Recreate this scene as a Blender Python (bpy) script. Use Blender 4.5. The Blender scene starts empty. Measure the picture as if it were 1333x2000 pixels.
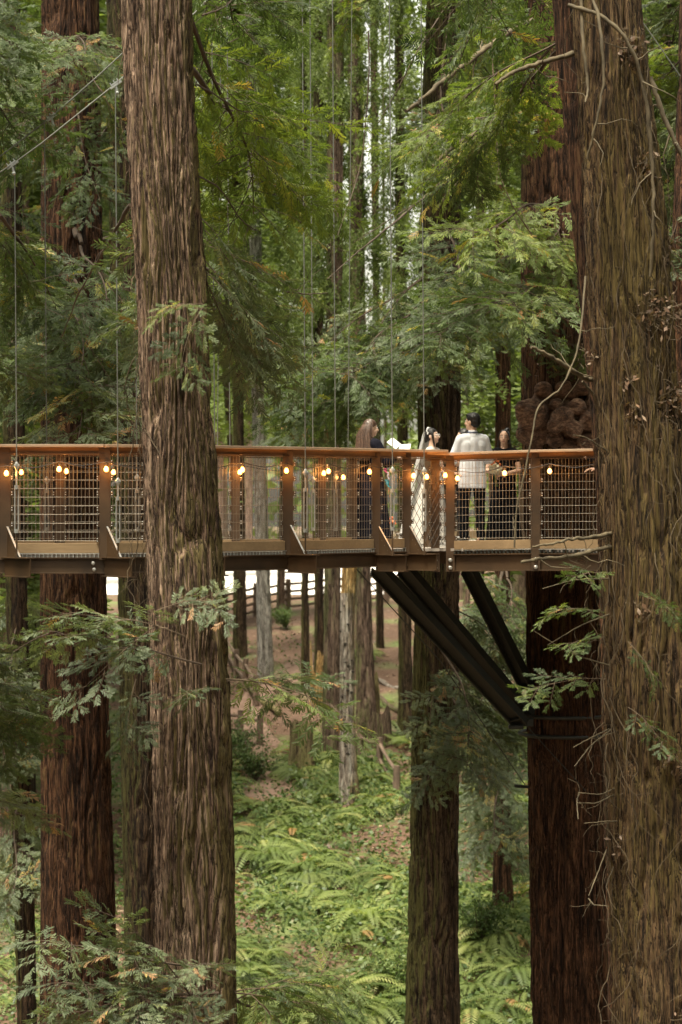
import bpy, math, random
import numpy as np
from mathutils import Vector, Matrix, Quaternion

# ---------------------------------------------------------------- scene, camera, light
sc = bpy.context.scene
C = sc.collection
F, CX, HY, CZ = 4720.0, 666.5, 968.0, 12.0          # focal length in photo pixels, optical axis, eye height above the gully

def X(px, D): return (px - CX) * D / F
def Z(py, D): return CZ - (py - HY) * D / F
def P(px, py, D): return Vector((X(px, D), D, Z(py, D)))

cam = bpy.data.objects.new('camera', bpy.data.cameras.new('camera'))
C.objects.link(cam); sc.camera = cam
cam.location = (0, 0, CZ); cam.rotation_euler = (math.pi / 2, 0, 0)
cd = cam.data
cd.sensor_fit = 'VERTICAL'; cd.sensor_height = 36.0; cd.lens = 36.0 * F / 2000.0
cd.shift_y = -(1000 - HY) / 2000.0
cd.clip_start = 0.5; cd.clip_end = 900
cd.dof.use_dof = True; cd.dof.focus_distance = 26.5; cd.dof.aperture_fstop = 2.8

w = bpy.data.worlds.new('World'); sc.world = w; w.use_nodes = True
nt = w.node_tree; nt.nodes.clear()
SUN_EL, SUN_AZ = math.radians(70), math.radians(-150)   # azimuth from +Y (away from the camera) towards +X
sky = nt.nodes.new('ShaderNodeTexSky'); sky.sky_type = 'NISHITA'; sky.sun_disc = False
sky.sun_elevation = SUN_EL; sky.sun_rotation = SUN_AZ; sky.air_density = 1.0; sky.dust_density = 4.0
hs = nt.nodes.new('ShaderNodeHueSaturation'); hs.inputs['Saturation'].default_value = 0.30
mul = nt.nodes.new('ShaderNodeMix'); mul.data_type = 'RGBA'; mul.blend_type = 'MULTIPLY'; mul.inputs[0].default_value = 1
mul.inputs[7].default_value = (1.0, 0.94, 0.76, 1)
bg = nt.nodes.new('ShaderNodeBackground'); bg.inputs[1].default_value = 0.14
wo = nt.nodes.new('ShaderNodeOutputWorld')
nt.links.new(sky.outputs[0], hs.inputs['Color']); nt.links.new(hs.outputs[0], mul.inputs[6])
nt.links.new(mul.outputs[2], bg.inputs[0]); nt.links.new(bg.outputs[0], wo.inputs[0])

sl = bpy.data.lights.new('sun', 'SUN'); sl.energy = 2.6; sl.angle = math.radians(14); sl.color = (1.0, 0.92, 0.74)
so = bpy.data.objects.new('sun', sl); C.objects.link(so)
sd = Vector((math.sin(SUN_AZ) * math.cos(SUN_EL), math.cos(SUN_AZ) * math.cos(SUN_EL), math.sin(SUN_EL)))
so.rotation_euler = sd.to_track_quat('Z', 'Y').to_euler()

sc.view_settings.view_transform = 'Standard'; sc.view_settings.look = 'None'
sc.view_settings.gamma = 1.0; sc.view_settings.exposure = 1.68
sc.render.engine = 'CYCLES'
sc.cycles.use_denoising = True
sc.cycles.max_bounces = 6; sc.cycles.diffuse_bounces = 3; sc.cycles.glossy_bounces = 2
sc.cycles.transmission_bounces = 3; sc.cycles.transparent_max_bounces = 6
sc.cycles.sample_clamp_indirect = 6.0

# ---------------------------------------------------------------- helpers
def tag(o, label=None, cat=None, group=None, kind=None):
    if label: o['label'] = label
    if cat: o['category'] = cat
    if group: o['group'] = group
    if kind: o['kind'] = kind
    return o

def root(name, loc, label, cat, group=None):
    o = bpy.data.objects.new(name, None); C.objects.link(o); o.location = loc
    o.empty_display_size = 0.3
    return tag(o, label, cat, group)

def mesh_np(name, V, Fs, attr=None, smooth=False, uv=None):
    """V (n,3) array; Fs list of (k,m) int arrays"""
    me = bpy.data.meshes.new(name)
    V = np.asarray(V, dtype=np.float32)
    me.vertices.add(len(V)); me.vertices.foreach_set('co', V.ravel())
    Fs = [np.asarray(f, dtype=np.int32) for f in Fs if len(f)]
    loops = np.concatenate([f.ravel() for f in Fs])
    tot = np.concatenate([np.full(len(f), f.shape[1], np.int32) for f in Fs])
    st = np.concatenate([[0], np.cumsum(tot)[:-1]]).astype(np.int32)
    me.loops.add(len(loops)); me.loops.foreach_set('vertex_index', loops)
    me.polygons.add(len(tot)); me.polygons.foreach_set('loop_start', st)
    me.update(calc_edges=True)
    me.polygons.foreach_set('use_smooth', np.full(len(tot), bool(smooth)))
    if attr is not None:
        a = me.attributes.new('tint', 'FLOAT', 'POINT'); a.data.foreach_set('value', np.asarray(attr, np.float32))
    return me

def link(name, me, mat, parent=None, loc=None):
    o = bpy.data.objects.new(name, me); C.objects.link(o)
    if mat is not None and not me.materials: me.materials.append(mat)
    if parent is not None: o.parent = parent
    if loc is not None: o.location = loc
    return o

class G:
    """collects shapes in world coordinates; put() links them as ONE mesh object"""
    def __init__(s): s.V = []; s.q = []; s.t = []; s.n = 0
    def raw(s, V, F):
        V = np.asarray(V, float); F = np.asarray(F, int)
        s.V.append(V); (s.q if F.shape[1] == 4 else s.t).append(F + s.n); s.n += len(V)
    def box(s, c, size, R=None, taper=1.0):
        h = np.array(size) / 2
        v = np.array([[x, y, z] for z in (-1, 1) for y in (-1, 1) for x in (-1, 1)], float)
        v[v[:, 2] > 0, :2] *= taper
        v = v * h
        if R is not None: v = v @ np.array(R).T
        s.raw(v + np.array(c), [[0, 2, 3, 1], [4, 5, 7, 6], [0, 1, 5, 4], [2, 6, 7, 3], [0, 4, 6, 2], [1, 3, 7, 5]])
        return s
    def beam(s, a, b, wd, ht, up=(0, 0, 1)):
        a = Vector(a); b = Vector(b); d = b - a; L = d.length; x = d / L
        y = Vector(up).cross(x)
        if y.length < 1e-5: y = Vector((1, 0, 0)).cross(x)
        y.normalize(); z = x.cross(y)
        R = np.array([x, y, z]).T
        return s.box((a + b) / 2, (L, wd, ht), R)
    def tube(s, pts, r, n=6, caps=True):
        pts = np.array([tuple(p) for p in pts], float); m = len(pts)
        r = np.full(m, r, float) if np.isscalar(r) else np.asarray(r, float)
        T = np.gradient(pts, axis=0); T /= np.linalg.norm(T, axis=1)[:, None] + 1e-9
        ref = np.array([0, 0, 1.0]) if abs(T[0][2]) < .9 else np.array([1.0, 0, 0])
        N = np.empty_like(T); u = ref - T[0] * ref.dot(T[0]); N[0] = u / np.linalg.norm(u)
        for i in range(1, m):
            u = N[i - 1] - T[i] * N[i - 1].dot(T[i]); N[i] = u / (np.linalg.norm(u) + 1e-9)
        B = np.cross(T, N)
        a = np.arange(n) * 2 * np.pi / n
        ring = pts[:, None] + r[:, None, None] * (np.cos(a)[None, :, None] * N[:, None] + np.sin(a)[None, :, None] * B[:, None])
        i = np.arange(m - 1)[:, None] * n; j = np.arange(n)[None]; k = (j + 1) % n
        s.raw(ring.reshape(-1, 3), np.stack([i + j, i + k, i + n + k, i + n + j], -1).reshape(-1, 4))
        if caps:
            for e, o in ((0, -1), (m - 1, 1)):
                f = [[n, (q + 1) % n if o < 0 else q, q if o < 0 else (q + 1) % n] for q in range(n)]
                s.raw(np.vstack([ring[e], pts[e]]), f)
        return s
    def cyl(s, a, b, r, n=10): return s.tube([a, b], r, n)
    def ball(s, c, r, nu=12, nv=8, R=None):
        r = np.array([r] * 3 if np.isscalar(r) else r, float)
        u = np.arange(nu) * 2 * np.pi / nu; v = np.linspace(0, np.pi, nv + 1)[1:-1]
        P_ = np.array([[np.sin(b) * np.cos(a), np.sin(b) * np.sin(a), np.cos(b)] for b in v for a in u])
        P_ = np.vstack([P_, [[0, 0, 1], [0, 0, -1]]]) * r
        if R is not None: P_ = P_ @ np.array(R).T
        m = len(v)
        q = [[i * nu + j, (i + 1) * nu + j, (i + 1) * nu + (j + 1) % nu, i * nu + (j + 1) % nu] for i in range(m - 1) for j in range(nu)]
        top, bot = m * nu, m * nu + 1
        t = [[top, j, (j + 1) % nu] for j in range(nu)] + [[bot, (m - 1) * nu + (j + 1) % nu, (m - 1) * nu + j] for j in range(nu)]
        P_ = P_ + np.array(c)
        s.V.append(P_); s.q.append(np.array(q) + s.n); s.t.append(np.array(t) + s.n); s.n += len(P_)
        return s
    def lathe(s, c, prof, n=16, R=None):
        m = len(prof); a = np.arange(n) * 2 * np.pi / n
        V = np.array([[r * np.cos(t), r * np.sin(t), z] for r, z in prof for t in a])
        if R is not None: V = V @ np.array(R).T
        q = [[i * n + j, i * n + (j + 1) % n, (i + 1) * n + (j + 1) % n, (i + 1) * n + j] for i in range(m - 1) for j in range(n)]
        s.raw(V + np.array(c), q); return s
    def put(s, name, mat, parent=None, rt=None, smooth=False, bevel=0):
        """rt: the thing's root whose location is subtracted"""
        V = np.concatenate(s.V)
        if rt is not None: V = V - np.array(rt.location)
        Fs = []
        if s.q: Fs.append(np.concatenate(s.q))
        if s.t: Fs.append(np.concatenate(s.t))
        o = link(name, mesh_np(name, V, Fs, smooth=smooth), mat, parent if parent is not None else rt)
        if bevel:
            b = o.modifiers.new('bevel', 'BEVEL'); b.width = bevel; b.segments = 2; b.limit_method = 'ANGLE'
        return o

def copy_tree(o, parent=None):
    c = o.copy(); C.objects.link(c); c.parent = parent
    for ch in [k for k in o.children]: copy_tree(ch, c)
    return c

def vn(u, v, ku, seed):
    """value noise, periodic in u"""
    T = np.random.RandomState(seed).rand(257, ku)
    x = (u % 1.0) * ku; xi = np.floor(x).astype(int); xf = x - xi; xf = xf * xf * (3 - 2 * xf)
    yi = np.floor(v).astype(int); yf = v - yi; yf = yf * yf * (3 - 2 * yf)
    a, b = xi % ku, (xi + 1) % ku; c, d = yi % 256, (yi + 1) % 256
    return (T[c, a] * (1 - xf) + T[c, b] * xf) * (1 - yf) + (T[d, a] * (1 - xf) + T[d, b] * xf) * yf

def n2(x, y, seed):
    T = np.random.RandomState(seed).rand(256, 256)
    xi = np.floor(x).astype(int); xf = x - xi; xf = xf * xf * (3 - 2 * xf)
    yi = np.floor(y).astype(int); yf = y - yi; yf = yf * yf * (3 - 2 * yf)
    a, b, c, d = xi % 256, (xi + 1) % 256, yi % 256, (yi + 1) % 256
    return (T[c, a] * (1 - xf) + T[c, b] * xf) * (1 - yf) + (T[d, a] * (1 - xf) + T[d, b] * xf) * yf

# ---------------------------------------------------------------- materials
def mat_new(name):
    m = bpy.data.materials.new(name); m.use_nodes = True
    t = m.node_tree; return m, t, t.nodes['Principled BSDF'], t.nodes['Material Output']

def ramp(t, fac, stops):
    r = t.nodes.new('ShaderNodeValToRGB'); el = r.color_ramp.elements
    while len(el) < len(stops): el.new(0.5)
    for e, (p, c) in zip(el, stops): e.position = p; e.color = (*c, 1)
    t.links.new(fac, r.inputs[0]); return r.outputs[0]

def noise(t, vec, scale, detail=4, rough=.55, dist=0):
    n = t.nodes.new('ShaderNodeTexNoise'); n.inputs['Scale'].default_value = scale
    n.inputs['Detail'].default_value = detail; n.inputs['Roughness'].default_value = rough; n.inputs['Distortion'].default_value = dist
    if vec is not None: t.links.new(vec, n.inputs['Vector'])
    return n.outputs[0]

def coords(t, sx=1, sy=1, sz=1, kind='Object'):
    tc = t.nodes.new('ShaderNodeTexCoord'); mp = t.nodes.new('ShaderNodeMapping')
    mp.inputs['Scale'].default_value = (sx, sy, sz); t.links.new(tc.outputs[kind], mp.inputs[0]); return mp.outputs[0]

def mathn(t, op, a, b=0.0, clamp=False):
    n = t.nodes.new('ShaderNodeMath'); n.operation = op; n.use_clamp = clamp
    for i, v in enumerate((a, b)):
        if isinstance(v, (int, float)): n.inputs[i].default_value = v
        else: t.links.new(v, n.inputs[i])
    return n.outputs[0]

def mixc(t, fac, a, b, mode='MIX'):
    n = t.nodes.new('ShaderNodeMix'); n.data_type = 'RGBA'; n.blend_type = mode
    for i, v in ((0, fac), (6, a), (7, b)):
        if isinstance(v, (int, float)): n.inputs[i].default_value = v
        elif isinstance(v, tuple): n.inputs[i].default_value = (*v, 1)
        else: t.links.new(v, n.inputs[i])
    return n.outputs[2]

def bump(t, b, h, strength=.4, dist=.02):
    n = t.nodes.new('ShaderNodeBump'); n.inputs['Strength'].default_value = strength; n.inputs['Distance'].default_value = dist
    t.links.new(h, n.inputs['Height']); t.links.new(n.outputs[0], b.inputs['Normal'])

def simple(name, col, rough=.6, metal=0, var=.15, scale=20, bmp=0.0, spec=.5):
    m, t, b, o = mat_new(name)
    n = noise(t, coords(t), scale, 5)
    lo = tuple(c * (1 - var) for c in col); hi = tuple(min(1, c * (1 + var)) for c in col)
    t.links.new(ramp(t, n, [(.3, lo), (.7, hi)]), b.inputs['Base Color'])
    b.inputs['Roughness'].default_value = rough; b.inputs['Metallic'].default_value = metal
    b.inputs['Specular IOR Level'].default_value = spec
    if bmp: bump(t, b, n, bmp, .01)
    return m

def bark(name, dark, mid, light, moss=(.09, .085, .02), moss_amt=.5, moss_dir=0.0, k=1.0, rough=.9):
    """fibrous bark: long plates, finer fibres, thin splits, patches of moss"""
    m, t, b, o = mat_new(name)
    v1 = coords(t, 17 * k, 17 * k, 1.0 * k); v2 = coords(t, 75 * k, 75 * k, 5.0 * k); v3 = coords(t, 1.1, 1.1, .45); v4 = coords(t, 24 * k, 24 * k, 1.3 * k)
    n1 = noise(t, v1, 1, 8, .7, .5); n2_ = noise(t, v2, 1, 6, .7, .2); n3 = noise(t, v3, 1, 4, .6); n4 = noise(t, v4, 1, 3, .6, .5)
    base = ramp(t, n1, [(.36, dark), (.47, mid), (.60, light)])
    fine = ramp(t, n2_, [(.36, (.28, .26, .24)), (.48, (.92, .92, .92)), (.62, (1.75, 1.72, 1.68))])
    c = mixc(t, 1.0, base, fine, 'MULTIPLY')
    split = mathn(t, 'ABSOLUTE', mathn(t, 'SUBTRACT', n4, .5))
    sp = ramp(t, split, [(.006, (.16, .15, .14)), (.030, (1, 1, 1))])
    geo = t.nodes.new('ShaderNodeNewGeometry'); sx = t.nodes.new('ShaderNodeSeparateXYZ'); t.links.new(geo.outputs['Normal'], sx.inputs[0])
    mm = mathn(t, 'ADD', mathn(t, 'MULTIPLY', sx.outputs[0], moss_dir), n3)
    mm = mathn(t, 'ADD', mm, mathn(t, 'MULTIPLY', mathn(t, 'SUBTRACT', n1, .5), 1.3))
    mm = mathn(t, 'ADD', mm, mathn(t, 'MULTIPLY', mathn(t, 'SUBTRACT', n2_, .5), .9))
    mf = ramp(t, mm, [(.64 - .3 * moss_amt, (0, 0, 0)), (.86 - .3 * moss_amt, (.85, .85, .85))])
    c = mixc(t, mf, c, mixc(t, n2_, tuple(x * .4 for x in moss), tuple(x * 1.7 for x in moss)))
    c = mixc(t, 1.0, c, sp, 'MULTIPLY')
    t.links.new(c, b.inputs['Base Color']); b.inputs['Roughness'].default_value = rough
    b.inputs['Specular IOR Level'].default_value = .2
    h = mathn(t, 'ADD', mathn(t, 'ADD', n1, mathn(t, 'MULTIPLY', n2_, .5)), mathn(t, 'MULTIPLY', mathn(t, 'MINIMUM', split, .05), 6))
    bump(t, b, h, 1.0, .06)
    return m

def leaf(name, stops, trans=.35, rough=.5, nsc=1.5, spec=.4):
    """stops over the per-spray tint 0..1"""
    m, t, b, o = mat_new(name)
    at = t.nodes.new('ShaderNodeAttribute'); at.attribute_name = 'tint'
    oi = t.nodes.new('ShaderNodeObjectInfo')
    f = mathn(t, 'ADD', at.outputs['Fac'], mathn(t, 'MULTIPLY', mathn(t, 'SUBTRACT', oi.outputs['Random'], .5), .22), True)
    c = ramp(t, f, stops)
    geo = t.nodes.new('ShaderNodeNewGeometry')
    n = noise(t, geo.outputs['Position'], nsc, 3)
    c = mixc(t, 1.0, c, ramp(t, n, [(.3, (.72, .74, .72)), (.7, (1.25, 1.22, 1.15))]), 'MULTIPLY')
    t.links.new(c, b.inputs['Base Color']); b.inputs['Roughness'].default_value = rough
    b.inputs['Specular IOR Level'].default_value = spec
    tr = t.nodes.new('ShaderNodeBsdfTranslucent')
    t.links.new(mixc(t, 1.0, c, (1.25, 1.35, .55), 'MULTIPLY'), tr.inputs[0])
    ms = t.nodes.new('ShaderNodeMixShader'); ms.inputs[0].default_value = trans
    t.links.new(b.outputs[0], ms.inputs[1]); t.links.new(tr.outputs[0], ms.inputs[2]); t.links.new(ms.outputs[0], o.inputs[0])
    return m

M = {}
M['bark_near'] = bark('bark_near', (.036, .022, .016), (.185, .120, .084), (.38, .275, .20), moss=(.105, .086, .024), moss_amt=.40, moss_dir=.34, k=1.2)
M['bark_mossy'] = bark('bark_mossy', (.026, .016, .009), (.100, .060, .030), (.19, .125, .068), moss=(.095, .070, .020), moss_amt=.74, moss_dir=.12)
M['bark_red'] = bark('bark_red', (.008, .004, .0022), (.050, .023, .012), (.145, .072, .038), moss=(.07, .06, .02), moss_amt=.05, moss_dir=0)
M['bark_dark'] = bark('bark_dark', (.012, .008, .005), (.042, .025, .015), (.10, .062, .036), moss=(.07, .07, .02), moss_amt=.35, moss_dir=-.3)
M['bark_mid'] = bark('bark_mid', (.014, .009, .006), (.062, .040, .024), (.15, .10, .062), moss=(.09, .09, .025), moss_amt=.45, moss_dir=-.3)
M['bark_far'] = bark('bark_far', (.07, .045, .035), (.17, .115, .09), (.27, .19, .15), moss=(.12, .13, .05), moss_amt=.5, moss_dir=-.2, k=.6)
M['bark_pale'] = bark('bark_pale', (.15, .13, .12), (.36, .34, .31), (.55, .53, .50), moss=(.2, .2, .12), moss_amt=.12, moss_dir=.1, k=.8)
M['bark_snag'] = bark('bark_snag', (.12, .085, .065), (.30, .25, .21), (.48, .45, .41), moss=(.22, .15, .05), moss_amt=.1, moss_dir=.3, k=.8)
M['bark_snag_top'] = bark('bark_snag_top', (.22, .12, .04), (.42, .27, .11), (.55, .40, .2), moss_amt=0, k=.8)
M['stump'] = bark('stump_wood', (.10, .07, .04), (.29, .22, .13), (.45, .36, .23), moss=(.20, .19, .07), moss_amt=.8, moss_dir=-.1, k=.7)
M['twig'] = simple('dry_twig', (.10, .072, .045), .85, var=.35, scale=6)
M['twig_dark'] = simple('dark_twig', (.055, .037, .024), .9, var=.35, scale=6)
M['vine'] = simple('vine_stem', (.062, .042, .020), .8, var=.35, scale=5)
M['dryleaf'] = leaf('dry_leaves', [(0, (.06, .033, .018)), (.6, (.13, .075, .045)), (1, (.26, .19, .14))], .15)
M['limb'] = simple('limb_bark', (.080, .062, .034), .85, var=.45, scale=9, bmp=.4)
REDW = [(0, (.034, .054, .024)), (.25, (.058, .088, .036)), (.5, (.088, .128, .048)), (.75, (.135, .17, .054)), (.9, (.19, .20, .05)), (.95, (.32, .26, .07)), (1, (.30, .16, .07))]
M['needles'] = leaf('redwood_needles', REDW, .45)
M['needles_blue'] = leaf('redwood_needles_cool', [(0, (.042, .060, .034)), (.35, (.080, .108, .060)), (.7, (.135, .165, .092)), (.88, (.17, .20, .085)), (.96, (.33, .27, .08)), (1, (.28, .16, .08))], .3)
M['needles_bright'] = leaf('redwood_needles_bright', [(0, (.055, .09, .025)), (.4, (.10, .145, .034)), (.75, (.16, .20, .045)), (.93, (.28, .28, .06)), (1, (.34, .24, .08))], .45)
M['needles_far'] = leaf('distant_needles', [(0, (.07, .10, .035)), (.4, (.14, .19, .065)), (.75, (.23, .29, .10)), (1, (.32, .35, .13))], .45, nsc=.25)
M['needles_blocker'] = leaf('light_blocking_needles', [(0, (.02, .032, .014)), (1, (.06, .08, .03))], .1, nsc=.25)  # dark, barely translucent leaves for the unseen ring that blocks low light
M['fern'] = leaf('sword_fern', [(0, (.05, .085, .028)), (.4, (.118, .165, .052)), (.8, (.21, .255, .085)), (.95, (.30, .31, .13)), (1, (.30, .18, .08))], .35, nsc=.5)
M['herb'] = leaf('low_leaves', [(0, (.035, .068, .024)), (.5, (.080, .128, .044)), (.9, (.15, .20, .07)), (1, (.24, .20, .09))], .3, nsc=.6)

# ---------------------------------------------------------------- ground
PD = np.array([0, 12, 22, 35, 42, 50, 60, 68, 75, 84, 92, 100, 110, 140, 260, 600.])
PZ = np.array([-2.5, -4.5, -10.8, -12.2, -11.3, -9.5, -7.75, -7.0, -6.45, -6.0, -5.45, -4.9, -4.6, -4.6, -4.6, -3.0])
def gz(x, d, rough=True):
    x = np.asarray(x, float); d = np.asarray(d, float)
    z = np.interp(d, PD, PZ)
    k = np.clip((108 - d) / 20, 0, 1)
    z = z + k * (.9 * (n2(x * .09 + 7, d * .07, 3) - .5) + .06 * x * np.clip((d - 62) / 15, 0, 1) * (d < 200) * .5)
    if rough: z = z + k * (.3 * (n2(x * .6, d * .5, 4) - .5) + .10 * (n2(x * 2.3, d * 2.1, 5) - .5))
    return z + CZ
def gnd(px, D): x = X(px, D); return Vector((x, D, float(gz(x, D))))

def build_ground():
    ds = np.concatenate([np.linspace(-25, 38, 30), np.linspace(38.5, 110, 240), np.linspace(112, 330, 34)])
    us = np.linspace(-1, 1, 181)
    Dg, Ug = np.meshgrid(ds, us, indexing='ij')
    Xg = Ug * (14 + np.abs(Dg) * .28 + np.clip(Dg - 110, 0, 1e3) * .6)
    V = np.stack([Xg, Dg, gz(Xg, Dg)], -1).reshape(-1, 3)
    n, m = Dg.shape; i = np.arange(n - 1)[:, None] * m; j = np.arange(m - 1)[None]
    q = np.stack([i + j, i + j + 1, i + m + j + 1, i + m + j], -1).reshape(-1, 4)
    mt, t, b, o = mat_new('forest_soil')
    v = coords(t); a = noise(t, v, .35, 6, .6); c = noise(t, v, 5, 6, .7)
    col = mixc(t, c, (.05, .029, .018), (.20, .118, .080))
    col = mixc(t, ramp(t, a, [(.52, (0, 0, 0)), (.64, (1, 1, 1))]), col, mixc(t, c, (.07, .10, .03), (.17, .2, .07)))
    t.links.new(col, b.inputs['Base Color']); b.inputs['Roughness'].default_value = 1; bump(t, b, c, .8, .1)
    o_ = link('forest_ground', mesh_np('forest_ground', V, [q], smooth=True), mt)
    tag(o_, 'sloping forest floor of brown leaf litter under the ferns', 'ground', kind='structure')
    # trodden path
    pts = [(590, 84), (545, 80), (505, 77), (480, 74), (500, 71), (535, 67.5), (548, 64.5), (520, 61.5), (470, 60)]
    L = []
    P0 = np.array([[X(p, d), d] for p, d in pts])
    s = np.linspace(0, len(pts) - 1, 90)
    cx = np.interp(s, range(len(pts)), P0[:, 0]); cy = np.interp(s, range(len(pts)), P0[:, 1])
    tx, ty = np.gradient(cx), np.gradient(cy); ln = np.hypot(tx, ty); nx, ny = -ty / ln, tx / ln
    wv = np.linspace(-1, 1, 9); ww = .62 + .18 * np.sin(s * 3)
    xs = cx[:, None] + nx[:, None] * wv * ww[:, None]; ys = cy[:, None] + ny[:, None] * wv * ww[:, None]
    zs = gz(xs, ys) + .03
    zs[:, [0, -1]] -= .12
    n, m = xs.shape; i = np.arange(n - 1)[:, None] * m; j = np.arange(m - 1)[None]
    q = np.stack([i + j, i + j + 1, i + m + j + 1, i + m + j], -1).reshape(-1, 4)
    mt, t, b, o = mat_new('trodden_earth'); c = noise(t, coords(t), 3, 7, .7)
    t.links.new(mixc(t, c, (.14, .088, .062), (.30, .195, .15)), b.inputs['Base Color']); b.inputs['Roughness'].default_value = 1
    tag(link('path', mesh_np('path', np.stack([xs, ys, zs], -1).reshape(-1, 3), [q], smooth=True), mt), 'pinkish trodden earth path past the mossy stump', 'path', kind='structure')
    # pale open gravel beyond the fence
    xs, ys = np.meshgrid(np.linspace(-60, 4.5, 40), np.linspace(112, 215, 50), indexing='ij')
    zs = gz(xs, ys) + .02; n, m = xs.shape; i = np.arange(n - 1)[:, None] * m; j = np.arange(m - 1)[None]
    q = np.stack([i + j, i + m + j, i + m + j + 1, i + j + 1], -1).reshape(-1, 4)
    mt, t, b, o = mat_new('pale_gravel'); c = noise(t, coords(t), .25, 7, .6)
    t.links.new(mixc(t, c, (.62, .56, .52), (.82, .78, .74)), b.inputs['Base Color']); b.inputs['Roughness'].default_value = 1
    tag(link('road', mesh_np('road', np.stack([xs, ys, zs], -1).reshape(-1, 3), [q]), mt), 'bright pale gravel road beyond the rail fence', 'road', kind='structure')
build_ground()
# ---------------------------------------------------------------- trunks
def trunk_geo(prof, D, ztop, zbot, du=.012, dzv=.03, depth=.022, strip=.075, seed=1, flare=0.0, lobes=.03, view=(-60, 2060)):
    """prof: list of (py, left px, right px). Returns vertices and quads in world coordinates"""
    prof = sorted(prof); py = np.array([p[0] for p in prof], float)
    lf = np.array([p[1] for p in prof], float); rg = np.array([p[2] for p in prof], float)
    z1, z0 = Z(view[0], D), Z(view[1], D)
    zs = []
    a, b = max(z0, zbot), min(z1, ztop)
    if zbot < a: zs += list(np.arange(zbot, a, .25))
    zs += list(np.arange(a, b, dzv))
    if ztop > b: zs += list(np.linspace(b, ztop, 12))
    zs = np.array(zs); pz = HY - (zs - CZ) * F / D
    def ex(arr):
        y = np.interp(pz, py, arr)
        sl0 = (arr[1] - arr[0]) / (py[1] - py[0]); sl1 = (arr[-1] - arr[-2]) / (py[-1] - py[-2])
        y = np.where(pz < py[0], arr[0] + np.clip(sl0, -.06, .06) * np.maximum(pz - py[0], -1500), y)
        return np.where(pz > py[-1], arr[-1] + np.clip(sl1, -.06, .06) * np.minimum(pz - py[-1], 1500), y)
    L, R_ = ex(lf), ex(rg)
    cx = X((L + R_) / 2, D); r = np.maximum((R_ - L) / 2 * D / F, .03)
    if flare: r = r * (1 + flare * np.exp(-(zs - zbot) / .8))
    rm = float(np.mean(r)); nu = max(24, int(2 * math.pi * rm / du)); u = np.arange(nu) / nu
    U, Zg = np.meshgrid(u, zs, indexing='xy')
    k = max(5, int(2 * math.pi * rm / strip))
    wu = U + (vn(U, Zg * .7, 7, seed) - .5) * .10 + (vn(U, Zg * 2.1, 17, seed + 1) - .5) * .022
    a1 = vn(wu, Zg * .9, k, seed + 2); h1 = np.clip(np.abs(2 * a1 - 1) * 3.4, 0, 1) ** .7
    a2 = vn(wu, Zg * 2.3, int(k * 2.1), seed + 3); h2 = np.clip(np.abs(2 * a2 - 1) * 2.6, 0, 1)
    a3 = vn(wu, Zg * 9, int(k * 5), seed + 4)
    lb = (vn(U, Zg * .22, 5, seed + 5) - .5) * 2
    h = depth * ((h1 - .9) * 1.0 + (h2 - .8) * .55 + (a3 - .5) * .35) + lobes * rm * lb
    RR = r[:, None] + h
    th = 2 * np.pi * U
    V = np.stack([cx[:, None] + RR * np.cos(th), D + RR * np.sin(th), Zg], -1).reshape(-1, 3)
    m = nu; n = len(zs); i = np.arange(n - 1)[:, None] * m; j = np.arange(m)[None]; kk = (j + 1) % m
    q = np.stack([i + j, i + kk, i + m + kk, i + m + j], -1).reshape(-1, 4)
    info = dict(D=D, zs=zs, cx=cx, r=r)
    return V, q, info

def axis_at(info, z):
    return float(np.interp(z, info['zs'], info['cx'])), float(np.interp(z, info['zs'], info['r']))

TREES = {}
def tree(key, name, label, cat, prof, D, mat, group=None, ztop=None, zbot=None, extra=None, **kw):
    if zbot is None: zbot = float(gz(X((prof[-1][1] + prof[-1][2]) / 2, D), D)) - .25
    if ztop is None: ztop = CZ + 20
    V, q, info = trunk_geo(prof, D, ztop, zbot, **kw)
    bx, _ = axis_at(info, zbot)
    rt = root(name, (bx, D, zbot + .25), label, cat, group)
    g = G(); g.raw(V, q)
    if extra: extra(g, info)
    o = g.put('trunk', mat, rt=rt, smooth=True)
    info['root'] = rt; TREES[key] = info
    return info

rng = np.random.RandomState(11)
def fibres(side_px, D, n, y0, y1, out=-1, ln=.28):
    """loose strands of bark peeling off a trunk's edge"""
    def f(g, info):
        for _ in range(n):
            z = Z(rng.uniform(y0, y1), D); cx, r = axis_at(info, z)
            th = rng.uniform(-2.6, -.5) if rng.rand() < .5 else (math.pi + rng.uniform(-.5, .5) if out < 0 else rng.uniform(-.5, .5))
            p = np.array([cx + math.cos(th) * r, D + math.sin(th) * r, z]); d = np.array([math.cos(th), math.sin(th), 0])
            L = rng.uniform(.1, ln); pts = []; lat = rng.uniform(-.05, .05)
            for s in np.linspace(0, 1, 6):
                pts.append(p + d * (.012 + rng.uniform(.005, .035) * math.sin(s * 3.1)) + np.array([lat * s, 0, -L * s]))
            g.tube(pts, rng.uniform(.0018, .0045) * np.array([1, 1, .9, .8, .6, .3]), 3, caps=False)
    return f

def knots_left(g, info): fibres(0, 22, 260, 0, 2000, -1, .35)(g, info)

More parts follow.
